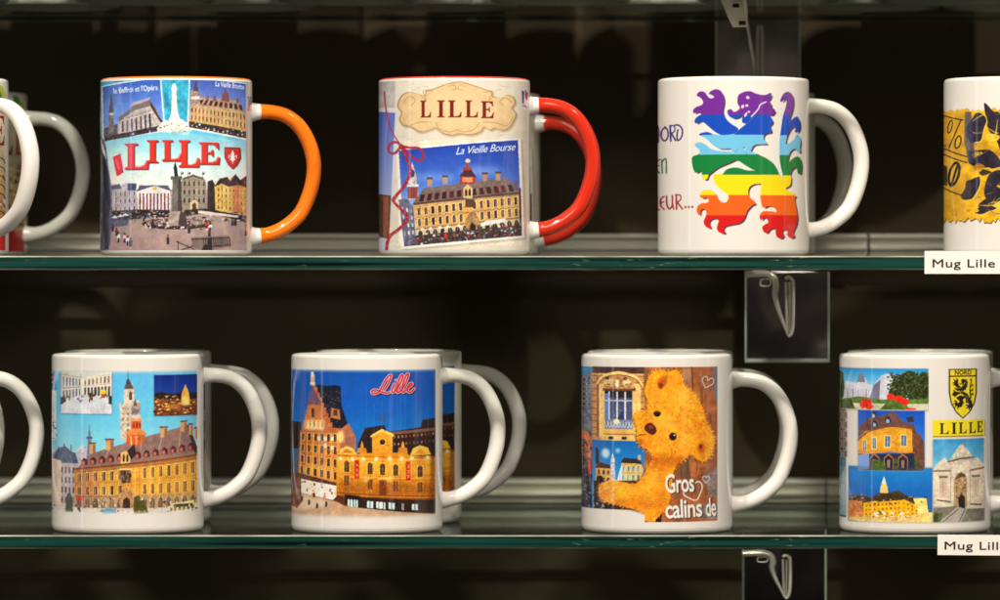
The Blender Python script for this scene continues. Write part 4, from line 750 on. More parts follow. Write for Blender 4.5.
def art_collage():
    c = Canvas(915, 357, 75.5, bg=WHITE, seed=19)
    # far-left strip
    c.R(820, 412, 847, 522, cols=[(0, (120, 110, 104)), (.4, (90, 70, 66)), (.45, (60, 110, 130)), (.8, (150, 160, 156)), (1, (60, 90, 90))], noise=.25, nsize=3)
    c.F([(838, 414), (849, 414), (849, 462), (838, 464)], 2, 5, (60, 46, 48), ww=.5, wh=.6, frame=(186, 160, 140)); c.P([(843, 478), (846, 470), (849, 520), (840, 520)], (180, 196, 196), a=.6)
    # garden photo
    c.R(820, 371, 928.4, 413.4, (90, 90, 90), a=.4, soft=.8); c.R(820, 371, 928, 412.4, cols=[(0, (40, 140, 196)), (.35, (120, 190, 216)), (1, (170, 200, 180))])
    c.P([(839, 372), (844, 376), (846, 400), (839, 404)], (60, 66, 44), noise=.4); c.P([(844, 402), (846, 384), (858, 386), (860, 380), (864, 378), (869, 386), (874, 388), (882, 378), (890, 375), (897, 378), (898, 404), (844, 406)], (206, 202, 206), noise=.08, nsize=2)
    c.P([(858, 385), (859, 379), (862, 375), (865, 379), (866, 385)], (120, 124, 140)); c.P([(870, 402), (874, 388), (881, 382), (880, 404)], (120, 116, 132)); c.F([(847, 390), (871, 390), (871, 402), (847, 403)], 9, 1, (160, 156, 166), ww=.4, wh=.7)
    for x, y, rx, ry in ((901, 388, 9, 11), (909, 384, 10, 11), (898, 395, 9, 7), (914, 396, 7, 8), (924, 386, 8, 12), (925, 398, 7, 8)):
        c.E(x, y, rx, ry, (56, 66, 32), noise=.5, nsize=2)
    c.S([(888, 374), (928, 374), (928, 404), (888, 404)], [(76, 88, 42), (40, 44, 24), (104, 116, 62), (30, 34, 22)], 320, 2, 1.6)
    c.P([(839, 403), (860, 399), (880, 402), (928, 401), (928, 407), (839, 408)], (96, 120, 52), noise=.3, nsize=2); c.R(838, 406, 928, 412.4, (196, 190, 160), noise=.15)
    c.P([(838, 404), (852, 402), (856, 412), (838, 412)], (70, 90, 40), noise=.4); c.P([(880, 412), (886, 406), (904, 405), (912, 412)], (86, 110, 44), noise=.3)
    for x, y, r in ((867, 406, 5.5), (891, 399, 4), (899, 401, 4.4), (905, 404, 4.2), (864, 408, 3.4), (870, 409, 4)): c.E(x, y, r, r * .8, (222, 46, 30), noise=.25, nsize=1.5)
    c.S([(862, 401), (874, 401), (874, 412), (862, 412)], [(180, 20, 16), (250, 90, 70)], 22, 1.6, 1.2); c.R(905, 410.4, 916, 412, (214, 50, 30))
    # yellow house
    c.R(858.4, 413, 925, 474, (80, 80, 90), a=.35, soft=.8); c.R(859, 413, 924.6, 473, cols=[(0, (20, 84, 176)), (.5, (50, 120, 200)), (1, (60, 100, 160))])
    c.P([(859, 440), (860, 430), (868, 421), (882, 418), (894, 413.5), (904, 424), (914, 426), (916, 436), (900, 430), (880, 430), (862, 438)], (112, 80, 72), noise=.2, nsize=2)
    for x, y in ((875, 427), (888, 423), (874, 418)): c.P([(x - 3, y + 2), (x - 2, y - 3), (x, y - 5), (x + 3, y - 2), (x + 3.5, y + 2)], (70, 50, 60)); c.P([(x - 1.5, y + 2), (x - 1, y - 2), (x + 1.6, y - 1), (x + 1.8, y + 2)], (150, 170, 196))
    c.P([(906, 420), (913, 418), (914, 424), (908, 424)], (60, 50, 50))
    c.P([(859, 442), (866, 434), (890, 428), (912, 430), (914, 456), (890, 454), (859, 458)], (226, 158, 48), noise=.15, nsize=1.6); c.P([(912, 430), (921, 438), (924, 446), (924, 472), (913, 470)], (120, 76, 56), noise=.25)
    c.L([(859, 443), (870, 434), (892, 428.6), (913, 431)], 1.4, (140, 78, 40), smooth=True)
    for x, y, w in ((865.5, 449, 2.6), (875, 446, 3.2), (888, 444, 5), (904, 443, 5)): c.R(x - w / 2 - .9, y - 6.5, x + w / 2 + .9, y + 6, (250, 206, 110)); c.R(x - w / 2, y - 5.5, x + w / 2, y + 5, (90, 110, 140)); c.L([(x, y - 5), (x, y + 5)], .5, (220, 220, 220))
    c.L([(859, 455), (890, 453), (914, 455)], 1.2, (214, 130, 60)); c.P([(859, 457), (914, 455), (915, 472), (859, 473)], (48, 52, 76), noise=.2, nsize=2); c.P([(859, 458), (870, 456), (870, 472), (859, 473)], (130, 160, 206))
    for x in (875, 889, 903): c.P([(x - 4.6, 472), (x - 4.6, 460), (x, 455.6), (x + 5, 460), (x + 5, 472)], (180, 116, 60)); c.P([(x - 3.8, 472), (x - 3.8, 461), (x, 457.6), (x + 4.2, 461), (x + 4.2, 472)], (44, 40, 56)); c.R(x - 1.4, 462, x + 1.6, 470, (150, 120, 110))
    c.P([(872, 473), (873, 464), (880, 461), (886, 466), (886, 473)], (84, 104, 40), noise=.4, nsize=1.2)
    for x, y in ((896, 463), (916, 463), (917, 470), (897, 470)): c.E(x, y, 2.2, 2.6, (70, 96, 44), noise=.4)
    # night square
    c.R(848.8, 469, 932.5, 525, (80, 80, 90), a=.35, soft=.8); c.R(849.3, 469.5, 859, 525, (30, 120, 180)); c.R(849.3, 473.5, 932, 524.4, cols=[(0, (34, 128, 190)), (.4, (30, 104, 176)), (1, (60, 110, 170))])
    c.R(923, 470, 932, 476, (34, 128, 190)); c.P([(880, 499), (881, 489), (883, 484), (884.6, 479), (886, 484), (888, 489), (889, 499)], (250, 206, 110)); c.P([(882, 486), (884.5, 478), (887, 486)], (220, 220, 210)); 
    c.P([(849, 505), (852, 499), (860, 498), (872, 500), (880, 495), (890, 496), (898, 492), (906, 497), (920, 502), (928, 506), (928, 524), (849, 524)], (80, 60, 44), noise=.4, nsize=2)
    c.P([(864, 506), (882, 502), (902, 500), (918, 508), (922, 520), (864, 521)], (244, 176, 30), noise=.14, nsize=2); c.P([(874, 503), (884, 496), (898, 493), (908, 498), (902, 502), (880, 504)], (70, 56, 34), noise=.4, nsize=1.4)
    c.P([(913, 500), (926, 500), (928, 515), (918, 516)], (250, 214, 120), noise=.15); c.P([(849, 504), (863, 504), (864, 520), (849, 522)], (206, 128, 70), noise=.3, nsize=2)
    c.F([(865, 507), (901, 502), (902, 517), (865, 519)], 9, 3, (170, 96, 20), ww=.35, wh=.45); c.F([(902, 502), (918, 508), (919, 518), (902, 517)], 4, 3, (180, 106, 20), ww=.35, wh=.45)
    c.P([(849.3, 521), (870, 519), (900, 518), (932, 514), (932, 524.4), (849.3, 524.4)], (226, 186, 110), noise=.2, nsize=2); c.S([(872, 514), (912, 514), (912, 521), (872, 521)], [(255, 250, 226), (255, 230, 160), (120, 80, 40)], 46, 2, 2)
    c.S([(850, 498), (930, 498), (930, 506), (850, 508)], [(110, 120, 60), (40, 34, 36), (230, 170, 90)], 40, 1.8, 1.4)
    # arch photo
    c.R(932, 442, 984, 525, (80, 80, 90), a=.35, soft=.8); c.R(932.6, 441.5, 983.4, 524.4, cols=[(0, (66, 148, 190)), (.3, (120, 182, 206)), (.6, (190, 200, 200)), (1, (150, 140, 120))], noise=.1, nsize=6)
    st = (222, 204, 176)
    c.P([(933, 472), (936, 466), (944, 460), (950, 466), (956, 458), (962, 446), (966, 458), (971, 463), (976, 460), (983.4, 468), (983.4, 512), (933, 508)], st, noise=.1, nsize=2)
    c.P([(948, 463), (954, 454), (960, 446), (966, 452), (972, 460), (972, 466), (948, 467)], (214, 196, 170), noise=.25, nsize=1.5); c.L([(947, 464), (960, 461), (972, 460)], 1.6, (110, 92, 76)); c.L([(933, 473), (949, 473)], 1.6, (126, 106, 88)); c.L([(969, 473), (983, 471)], 1.6, (126, 106, 88))
    c.P([(953, 508), (953, 482), (956, 476), (960, 474), (964, 476), (966, 482), (966, 510)], (186, 150, 106)); c.P([(954, 482), (957, 477), (960, 475), (964, 477), (965, 480), (961, 479)], (96, 70, 54)); c.P([(957, 500), (960, 496), (964, 500), (964, 512), (958, 510)], (54, 40, 40)); c.S([(955, 482), (965, 482), (965, 500), (955, 500)], [(226, 196, 146), (120, 84, 60)], 24, 1.5, 2)
    for x in (942, 974): c.R(x - 3, 480, x + 4, 500, (206, 184, 150)); c.R(x - 3.6, 478, x + 5, 480, (120, 100, 84)); c.R(x - .5, 483, x + 1, 498, (190, 160, 120))
    c.L([(937, 502), (949, 504)], 1.5, (90, 76, 66)); c.L([(970, 507), (980, 508)], 1.5, (90, 76, 66)); c.L([(950, 470), (950, 506)], .8, (180, 160, 134)); c.L([(969, 470), (969, 508)], .8, (180, 160, 134))
    c.P([(933, 510), (955, 508), (966, 512), (983.4, 512), (983.4, 524.4), (933, 524.4)], (128, 118, 102), noise=.15); c.P([(938, 524.4), (956, 509), (966, 512), (960, 524.4)], (176, 164, 150)); c.L([(942, 524), (958, 511)], .8, (90, 80, 76)); c.L([(958, 524), (964, 512)], .8, (90, 80, 76)); c.P([(933, 514), (942, 515), (940, 524), (933, 524)], (80, 90, 50), noise=.5)
    c.S([(859,434),(912,430),(914,455),(859,457)], [(255,206,110),(160,96,36),(120,66,36),(250,180,70)], 88, 1.2, 1.4, a=0.34)
    c.S([(934,464),(982,464),(982,508),(934,508)], [(244,230,206),(170,146,116),(120,98,80),(206,184,150)], 104, 1.1, 2, a=0.31)
    c.S([(864,503),(920,503),(922,520),(864,520)], [(255,214,110),(150,80,20),(255,240,180),(206,126,30)], 60, 1.1, 1.3, a=0.37)
    c.R(928.4, 366, 941, 413.6, WHITE)
    c.photo(838, 372, 927.5, 412); c.photo(859.5, 413, 924.5, 473); c.photo(849.5, 474, 932, 524); c.photo(933, 442, 983, 524)
    # shield
    sh = crom([(948, 371.5), (962, 371.5), (976, 371.5), (976, 392), (975, 404), (970, 414), (962, 421), (954, 415), (949, 404), (948, 390)], 4, True)
    sh = [(948, 371.3), (976, 371.3), (976, 395), (974, 406), (969, 415), (962, 421.5), (955, 415), (950, 406), (948, 395)]
    c.P(sh, (56, 38, 20)); c.P([(962 + (x - 962) * .9, 394 + (y - 394) * .95) for x, y in sh], (244, 214, 26)); c.R(948, 378, 976, 379.4, (56, 38, 20)); c.text('NORD', 954, 377.3, 16.5, 4.7, (60, 44, 20), bold=.03)
    lion(c, lambda x, y: (951.5 + (x - 240) / 670 * 21, 381 + (y - 70) / 925 * 32), col=(34, 26, 18))
    c.R(932.3, 423.5, 984.3, 439.5, (150, 120, 20)); c.R(932, 422.5, 983.6, 438.2, (246, 218, 30))
    serif(c, 'LILLE', [(939, 425.5, 948.5, 436.5), (950.5, 425, 956, 436.5), (958, 425, 966, 436), (968, 425, 975, 436), (976, 424.5, 982, 435.5)], (36, 30, 14))
    return c
# ------------------------------------------------------------------ camera frame
D = 2.4; VX, HY = 620.0, 268.0
def wx(px, Y=0.0): return (px - VX) * PX * (D + Y) / D
def wz(py, Y=0.0): return (HY - py) * PX * (D + Y) / D
def pt(px, py, Y): return Vector((wx(px, Y), Y, wz(py, Y)))

# ------------------------------------------------------------------ materials
def mat(name, color=(.8, .8, .8), rough=.5, metal=0.0, **kw):
    m = bpy.data.materials.new(name); m.use_nodes = True
    b = m.node_tree.nodes['Principled BSDF']
    b.inputs['Base Color'].default_value = (*color, 1); b.inputs['Roughness'].default_value = rough; b.inputs['Metallic'].default_value = metal
    for k, v in kw.items(): b.inputs[k.replace('_', ' ')].default_value = v
    return m
def nd(m, t, **kw):
    n = m.node_tree.nodes.new(t)
    for k, v in kw.items():
        if k in n.inputs: n.inputs[k].default_value = v
        else: setattr(n, k, v)
    return n
def lk(m, a, b): m.node_tree.links.new(a, b)
def vary(m, base, amp, scale, rough=None, stretch=(1, 1, 1), bump=0):
    """procedural mottling of colour and gloss in object space"""
    b = m.node_tree.nodes['Principled BSDF']
    tc = nd(m, 'ShaderNodeTexCoord'); mp = nd(m, 'ShaderNodeMapping'); mp.inputs['Scale'].default_value = stretch
    nz = nd(m, 'ShaderNodeTexNoise'); nz.inputs['Scale'].default_value = scale; nz.inputs['Detail'].default_value = 5
    lk(m, tc.outputs['Object'], mp.inputs[0]); lk(m, mp.outputs[0], nz.inputs['Vector'])
    rp = nd(m, 'ShaderNodeValToRGB'); rp.color_ramp.elements[0].position = .3; rp.color_ramp.elements[1].position = .7
    rp.color_ramp.elements[0].color = (*[c * (1 - amp) for c in base], 1); rp.color_ramp.elements[1].color = (*[min(1, c * (1 + amp)) for c in base], 1)
    lk(m, nz.outputs['Fac'], rp.inputs[0]); lk(m, rp.outputs[0], b.inputs['Base Color'])
    if rough:
        mr = nd(m, 'ShaderNodeMapRange'); mr.inputs['To Min'].default_value = rough[0]; mr.inputs['To Max'].default_value = rough[1]
        lk(m, nz.outputs['Fac'], mr.inputs[0]); lk(m, mr.outputs[0], b.inputs['Roughness'])
    if bump:
        bp = nd(m, 'ShaderNodeBump'); bp.inputs['Strength'].default_value = bump; bp.inputs['Distance'].default_value = .0005
        lk(m, nz.outputs['Fac'], bp.inputs['Height']); lk(m, bp.outputs[0], b.inputs['Normal'])
    return m
CER = (.80, .78, .74)
M_white = vary(mat('white_glaze', CER, .09), CER, .02, 40, rough=(.07, .13))
M_orange = mat('orange_glaze', (.86, .19, .01), .1)
M_red = mat('red_glaze', (.62, .03, .012), .1)
M_print = mat('printed_glaze', CER, .1)
a = nd(M_print, 'ShaderNodeAttribute', attribute_name='picture'); lk(M_print, a.outputs['Color'], M_print.node_tree.nodes['Principled BSDF'].inputs['Base Color'])
M_wall = vary(mat('dark_panel', (.02, .016, .011), .6), (.062, .046, .027), .25, 3.5, rough=(.5, .7), stretch=(1, 1, .35))
M_wall.node_tree.nodes['Principled BSDF'].inputs['Specular IOR Level'].default_value = .12
M_chrome = vary(mat('polished_steel', (.95, .90, .83), .2, .35), (.93, .88, .80), .1, 60, rough=(.12, .3))
M_rail = vary(mat('brushed_aluminium', (.70, .67, .58), .35, .12), (.70, .67, .58), .14, 30, rough=(.25, .45), stretch=(.06, 1, 1))
M_railw = vary(mat('rail_lip', (.88, .85, .76), .3, .1), (.88, .85, .76), .1, 30, stretch=(.06, 1, 1))
M_plate = vary(mat('smoked_mirror', (.36, .32, .33), .06, 1.0), (.36, .32, .33), .5, 18, rough=(.04, .22))
M_pedge = mat('painted_edge_light', (.80, .88, .84), .2)  # near-white colour stands in for light guided out through the glass edges
M_paper = vary(mat('label_card', (.88, .85, .80), .45), (.88, .85, .80), .02, 60)
M_ink = mat('black_ink', (.012, .010, .010), .5)
M_dark = mat('slot_black', (.01, .01, .01), .6)

def glass_face():
    m = bpy.data.materials.new('clear_glass'); m.use_nodes = True; nt = m.node_tree; nt.nodes.clear()
    out = nd(m, 'ShaderNodeOutputMaterial'); g = nd(m, 'ShaderNodeNewGeometry')
    dot = nd(m, 'ShaderNodeVectorMath', operation='DOT_PRODUCT'); lk(m, g.outputs['Incoming'], dot.inputs[0]); lk(m, g.outputs['Normal'], dot.inputs[1])
    ab = nd(m, 'ShaderNodeMath', operation='ABSOLUTE'); lk(m, dot.outputs['Value'], ab.inputs[0])
    om = nd(m, 'ShaderNodeMath', operation='SUBTRACT'); om.inputs[0].default_value = 1; lk(m, ab.outputs[0], om.inputs[1])
    pw = nd(m, 'ShaderNodeMath', operation='POWER'); lk(m, om.outputs[0], pw.inputs[0]); pw.inputs[1].default_value = 5
    f = nd(m, 'ShaderNodeMath', operation='MULTIPLY_ADD'); lk(m, pw.outputs[0], f.inputs[0]); f.inputs[1].default_value = .6; f.inputs[2].default_value = .04
    nb = nd(m, 'ShaderNodeMath', operation='SUBTRACT'); nb.inputs[0].default_value = 1; lk(m, g.outputs['Backfacing'], nb.inputs[1])
    ff = nd(m, 'ShaderNodeMath', operation='MULTIPLY'); lk(m, f.outputs[0], ff.inputs[0]); lk(m, nb.outputs[0], ff.inputs[1])
    tr = nd(m, 'ShaderNodeBsdfTransparent'); tr.inputs[0].default_value = (.93, .965, .94, 1)
    gl = nd(m, 'ShaderNodeBsdfGlossy'); gl.inputs['Color'].default_value = (.86, .95, .92, 1); gl.inputs['Roughness'].default_value = .05
    mx = nd(m, 'ShaderNodeMixShader'); lk(m, ff.outputs[0], mx.inputs[0]); lk(m, tr.outputs[0], mx.inputs[1]); lk(m, gl.outputs[0], mx.inputs[2])
    # dust and fingermarks lying on the glass
    tc = nd(m, 'ShaderNodeTexCoord')
    n1 = nd(m, 'ShaderNodeTexNoise'); n1.inputs['Scale'].default_value = 900; n1.inputs['Detail'].default_value = 3
    n2 = nd(m, 'ShaderNodeTexNoise'); n2.inputs['Scale'].default_value = 22; n2.inputs['Detail'].default_value = 4
    lk(m, tc.outputs['Object'], n1.inputs['Vector']); lk(m, tc.outputs['Object'], n2.inputs['Vector'])
    r1 = nd(m, 'ShaderNodeMapRange'); r1.inputs['From Min'].default_value = .60; r1.inputs['From Max'].default_value = .72; lk(m, n1.outputs['Fac'], r1.inputs[0])
    r2 = nd(m, 'ShaderNodeMapRange'); r2.inputs['From Min'].default_value = .45; r2.inputs['From Max'].default_value = .68; lk(m, n2.outputs['Fac'], r2.inputs[0])
    mu = nd(m, 'ShaderNodeMath', operation='MULTIPLY'); lk(m, r1.outputs[0], mu.inputs[0]); lk(m, r2.outputs[0], mu.inputs[1])
    m2 = nd(m, 'ShaderNodeMath', operation='MULTIPLY_ADD'); lk(m, mu.outputs[0], m2.inputs[0]); m2.inputs[1].default_value = .85; m2.inputs[2].default_value = .012
    df = nd(m, 'ShaderNodeBsdfDiffuse'); df.inputs[0].default_value = (.62, .58, .50, 1)
    mz = nd(m, 'ShaderNodeMixShader'); lk(m, m2.outputs[0], mz.inputs[0]); lk(m, mx.outputs[0], mz.inputs[1]); lk(m, df.outputs[0], mz.inputs[2])
    lk(m, mz.outputs[0], out.inputs[0]); return m
M_glass = glass_face()
M_gedge = vary(mat('green_glass_edge', (.012, .10, .075), .12), (.006, .040, .032), .85, 16, rough=(.06, .3), stretch=(.5, 1, 28))
nt = M_gedge.node_tree; pb = nt.nodes['Principled BSDF']; src_ = pb.inputs['Base Color'].links[0].from_socket
tc = nd(M_gedge, 'ShaderNodeTexCoord'); mp = nd(M_gedge, 'ShaderNodeMapping'); mp.inputs['Scale'].default_value = (.35, 1, 1.6); lk(M_gedge, tc.outputs['Object'], mp.inputs[0])
nz = nd(M_gedge, 'ShaderNodeTexNoise'); nz.inputs['Scale'].default_value = 420; lk(M_gedge, mp.outputs[0], nz.inputs['Vector'])
nb_ = nd(M_gedge, 'ShaderNodeTexNoise'); nb_.inputs['Scale'].default_value = 14; lk(M_gedge, tc.outputs['Object'], nb_.inputs['Vector'])
ra = nd(M_gedge, 'ShaderNodeMapRange'); ra.inputs['From Min'].default_value = .60; ra.inputs['From Max'].default_value = .70; lk(M_gedge, nz.outputs['Fac'], ra.inputs[0])
rb = nd(M_gedge, 'ShaderNodeMapRange'); rb.inputs['From Min'].default_value = .54; rb.inputs['From Max'].default_value = .64; lk(M_gedge, nb_.outputs['Fac'], rb.inputs[0])
mm = nd(M_gedge, 'ShaderNodeMath', operation='MULTIPLY'); lk(M_gedge, ra.outputs[0], mm.inputs[0]); lk(M_gedge, rb.outputs[0], mm.inputs[1])
mc = nd(M_gedge, 'ShaderNodeMix', data_type='RGBA'); lk(M_gedge, mm.outputs[0], mc.inputs[0]); lk(M_gedge, src_, mc.inputs[6]); mc.inputs[7].default_value = (.16, .21, .17, 1); lk(M_gedge, mc.outputs[2], pb.inputs['Base Color'])
M_arris = vary(mat('ground_arris', (.42, .46, .40), .25), (.30, .31, .26), .6, 26, rough=(.15, .4), stretch=(1, 1, 1))

# ------------------------------------------------------------------ object helpers
def link(name, me, mats, parent=None, smooth=True):
    o = bpy.data.objects.new(name, me); C.objects.link(o)
    for m in (mats if isinstance(mats, (list, tuple)) else [mats]): me.materials.append(m)
    if smooth:
        me.polygons.foreach_set('use_smooth', [True] * len(me.polygons)); me.update()
    if parent: o.parent = parent
    return o
def mesh(name, verts, faces, mats, parent=None, smooth=True, midx=None, recalc=True):
    me = bpy.data.meshes.new(name); me.from_pydata([tuple(v) for v in verts], [], faces)
    if recalc:
        bm = bmesh.new(); bm.from_mesh(me); bmesh.ops.recalc_face_normals(bm, faces=bm.faces); bm.to_mesh(me); bm.free()
    o = link(name, me, mats, parent, smooth)
    if midx is not None: me.polygons.foreach_set('material_index', midx)
    return o
def thing(name, label, cat, loc=(0, 0, 0), group=None):
    o = bpy.data.objects.new(name, None); C.objects.link(o); o.location = loc; o.empty_display_size = .02
    o['label'] = label; o['category'] = cat
    if group: o['group'] = group
    return o
def lathe(name, prof, mats, parent, n=128, midx=None):
    vs, fs, mi = [], [], []
    N = len(prof)
    for i in range(n):
        a = i / n * 2 * math.pi
        for r, z in prof: vs.append((r * math.cos(a), r * math.sin(a), z))
    for i in range(n):
        j = (i + 1) % n
        for k in range(N - 1):
            fs.append((i * N + k, j * N + k, j * N + k + 1, i * N + k + 1))
            if midx: mi.append(midx(prof[k], prof[k + 1], k))
    return mesh(name, vs, fs, mats, parent, midx=mi if midx else None)
def bevbox(name, x0, x1, y0, y1, z0, z1, mats, parent=None, bev=.001, seg=2):
    bm = bmesh.new(); bmesh.ops.create_cube(bm, size=1)
    for v in bm.verts: v.co = Vector((x0 + (v.co.x + .5) * (x1 - x0), y0 + (v.co.y + .5) * (y1 - y0), z0 + (v.co.z + .5) * (z1 - z0)))
    if bev: bmesh.ops.bevel(bm, geom=bm.edges[:], offset=bev, segments=seg, affect='EDGES', profile=.5)
    me = bpy.data.meshes.new(name); bm.to_mesh(me); bm.free()
    return link(name, me, mats, parent, smooth=False)

# ------------------------------------------------------------------ mugs
R, H = MUG_R, MUG_H
def arc(cx, cz, r, a0, a1, n): return [(cx + r * math.cos(math.radians(a0 + (a1 - a0) * i / n)), cz + r * math.sin(math.radians(a0 + (a1 - a0) * i / n))) for i in range(n + 1)]
OUT = [(.0, .0022), (R - .0062, .0022), (R - .0054, .0004)] + [(R - .0042, 0)] + arc(R - .0026, .0026, .0026, -75, 0, 5)
UP = [(R, z) for z in (.012, .03, .05, .07, .085)] 
LIP = arc(R - .0019, H - .0019, .0019, 0, 90, 6)
INN = arc(R - .0023, H - .0013, .0013, 100, 180, 4) + [(R - .0037, .08), (R - .0038, .04), (R - .0042, .012), (R - .008, .006), (0, .0055)]
_H = [(68, 149), (84, 150.5), (98, 149.8), (112, 145.5), (125, 134.5), (134.5, 117), (138.8, 97), (136, 74), (126, 50), (112, 36.5), (98, 29), (84, 25.8), (68, 25)]
def handle_mesh(name, mats, parent, colored, dz=0.0):
    P_ = [(x * PX, (z + dz) * PX) for x, z in _H]
    L_ = crom(P_, 7); n = len(L_); ns = 20; vs, fs, mi = [], [], []
    for i, (x, z) in enumerate(L_):
        a, b = L_[max(0, i - 1)], L_[min(n - 1, i + 1)]
        t = Vector((b[0] - a[0], b[1] - a[1])).normalized(); nx, nz = -t.y, t.x
        d = max(0, 1 - (x - R) / .009) if x > R else 1; fl = 1 + .34 * d * d
        rin, rw = .0040 * fl, .0050 * (1 + .2 * d * d)
        for k in range(ns):
            q = k / ns * 2 * math.pi; cq, sq = math.cos(q), math.sin(q)
            e = (abs(cq) ** 2.3 + abs(sq) ** 2.3) ** (-1 / 2.3)
            vs.append((x + nx * rin * cq * e, rw * sq * e, z + nz * rin * cq * e))
    for i in range(n - 1):
        for k in range(ns):
            fs.append((i * ns + k, (i + 1) * ns + k, (i + 1) * ns + (k + 1) % ns, i * ns + (k + 1) % ns))
            mi.append(1 if colored and (L_[i][0] + L_[i + 1][0]) / 2 > R + .0046 else 0)
    return mesh(name, vs, fs, mats, parent, midx=mi)
LOW = 1.9
GAIN = .80
def print_mesh(c, parent, facing):
    """the glazed picture: a 0.12 mm layer round the front of the body"""
    rr = R + .00012
    s1 = math.radians(72)
    xs = list(np.linspace(-math.sin(s1), math.sin(s1), int(2 * 75 * LOW * .95)))
    th = [math.asin(x) for x in xs]
    th = list(np.linspace(math.radians(-112), -s1, 26))[:-1] + th + list(np.linspace(s1, math.radians(82), 14))[1:]
    th = np.array(th)
    def xc(t):
        a = np.abs(t); return np.sign(t) * np.where(a <= s1, np.sin(a), math.sin(s1) + (a - s1) * .16)
    z = np.linspace(.0028, H - .0021, int(172 * LOW))
    TT, ZZ = np.meshgrid(th, z)
    X = c.cx + xc(TT) * c.r; Y = c.top + (H - ZZ) / H * c.h
    col = lin(np.clip(c.sample(X, Y), 0, 255)) / lin(WHITE) * np.array(CER) 
    col = np.clip(col * .97 + .010, .003, .92)
    t2 = TT + facing            # angle from -Y
    vs = np.stack([rr * np.sin(t2), -rr * np.cos(t2), ZZ], -1).reshape(-1, 3).astype(np.float32)
    nz_, nt = TT.shape
    i = np.arange((nz_ - 1) * (nt - 1)); r_, q = i // (nt - 1), i % (nt - 1); b0 = r_ * nt + q
    fs = np.stack([b0, b0 + 1, b0 + nt + 1, b0 + nt], -1).astype(np.int32)
    me = bpy.data.meshes.new('printed_picture')
    me.vertices.add(len(vs)); me.vertices.foreach_set('co', vs.ravel())
    me.loops.add(fs.size); me.loops.foreach_set('vertex_index', fs.ravel())
    me.polygons.add(len(fs)); me.polygons.foreach_set('loop_start', np.arange(0, fs.size, 4, dtype=np.int32))
    me.update(calc_edges=True)
    at = me.color_attributes.new('picture', 'FLOAT_COLOR', 'POINT')
    at.data.foreach_set('color', np.concatenate([col.reshape(-1, 3), np.ones((len(vs), 1))], 1).astype(np.float32).ravel())
    return link('printed_picture', me, M_print, parent)

def make_mug(label, group, px, base_z, Y, yaw, art=None, color=None, dz=0.0, name='mug'):
    x = wx(px, Y)
    t = thing(name, label, 'mug', (x, Y, base_z), group)
    if color:
        bd = lathe('body', OUT + UP + LIP[:3], M_white, t)
        lathe('lining', LIP[2:] + INN, color, t)
        h = handle_mesh('handle', [M_white, color], t, True, dz)
    else:
        lathe('body', OUT + UP + LIP + INN, M_white, t)
        h = handle_mesh('handle', [M_white, M_white], t, False, dz)
    h.rotation_euler.z = math.radians(yaw)
    if art: print_mesh(art, t, math.atan2(-x, D + Y))
    return t
def copy_mug(src, label, px, base_z, Y, yaw, group):
    r = src.copy(); C.objects.link(r); r.location = (wx(px, Y), Y, base_z); r['label'] = label
    if group: r['group'] = group
    for ch in list(src.children):
        k = ch.copy(); C.objects.link(k); k.parent = r
        if k.name.startswith('handle'): k.rotation_euler.z = math.radians(yaw)
    return r

Z1, T1 = .1515, .004          # shelf tops and thicknesses
Z2, T2 = .0064, .0074
Z3, T3 = -.1415, .0072
YF, YB = -.0452, .262
G1, G2, G3 = 'mugs on the middle glass shelf', 'mugs on the lower glass shelf', 'mugs on the top glass shelf'
YU, YL = .195, .0835          # second row depths
up, lo = Z2 + .0003, Z3 + .0003
b = make_mug('souvenir mug with orange handle and photo collage reading LILLE over a city square', G1, 176.5, up, 0, 13, art_place(), M_orange, dz=-6)
m = make_mug('front mug with red handle, parchment label reading LILLE and postcard of an old exchange', G1, 454.5, up, 0, 4, art_label(), M_red)
r2 = copy_mug(m, 'second red handled mug standing behind the parchment label mug, mostly hidden', 470, up, YU, -13, G1)
for k in r2.children:
    if k.name.startswith('handle'): k.location.z = -7 * PX
m = make_mug('white mug with rainbow striped lion, front one of its pair', G1, 733.5, up, 0, 20, art_rainbow())
copy_mug(m, 'white lion mug half hidden behind the front rainbow lion mug', 745, up, YU, 36, G1)
make_mug('white mug with crumpled yellow and black print above the upper card label', G1, 1019.5, up, 0, -15, art_flag())
m = make_mug('cut off mug with beige and red print at the left end of the middle shelf', G1, -67.5, up, 0, -38, art_streets(), dz=-2)
copy_mug(m, 'white mug behind the cut off beige and red mug on the middle shelf', -43, up, YU, -6, G1)
m = make_mug('white mug with long yellow exchange building, belfry and light blue sky', G2, 128, lo, 0, 24, art_exchange(), dz=3)
copy_mug(m, 'white mug behind the blue sky exchange building mug, only rim and handle showing', 138, lo, YL, 0, G2)
m = make_mug('white mug with night photo of lit gabled house and theatre, red script Lille', G2, 367, lo, 0, 21, art_night(), dz=3)
copy_mug(m, 'mug behind the night photo mug, its blue edge and handle showing', 388.5, lo, YL, 14, G2)
m = make_mug('white mug with orange teddy bear and words Gros calins de', G2, 657, lo, 0, 14, art_bear(), dz=-1)
copy_mug(m, 'white mug directly behind the teddy bear mug, only its rim and part of handle showing', 660, lo, YL, 17, G2)
m = make_mug('white mug with four city photos, yellow lion shield and yellow LILLE band', G2, 915, lo, 0, 8, art_collage())
copy_mug(m, 'white mug directly behind the yellow shield mug on the lower shelf', 920, lo, YL, -24, G2)
m = make_mug('white mug beyond the left edge of lower shelf, only its nearer handle showing', G2, -100.5, lo, 0, 19, dz=1)
copy_mug(m, 'second white mug at left edge of lower shelf, its handle inside the nearer one', -98, lo, YL, -38, G2)
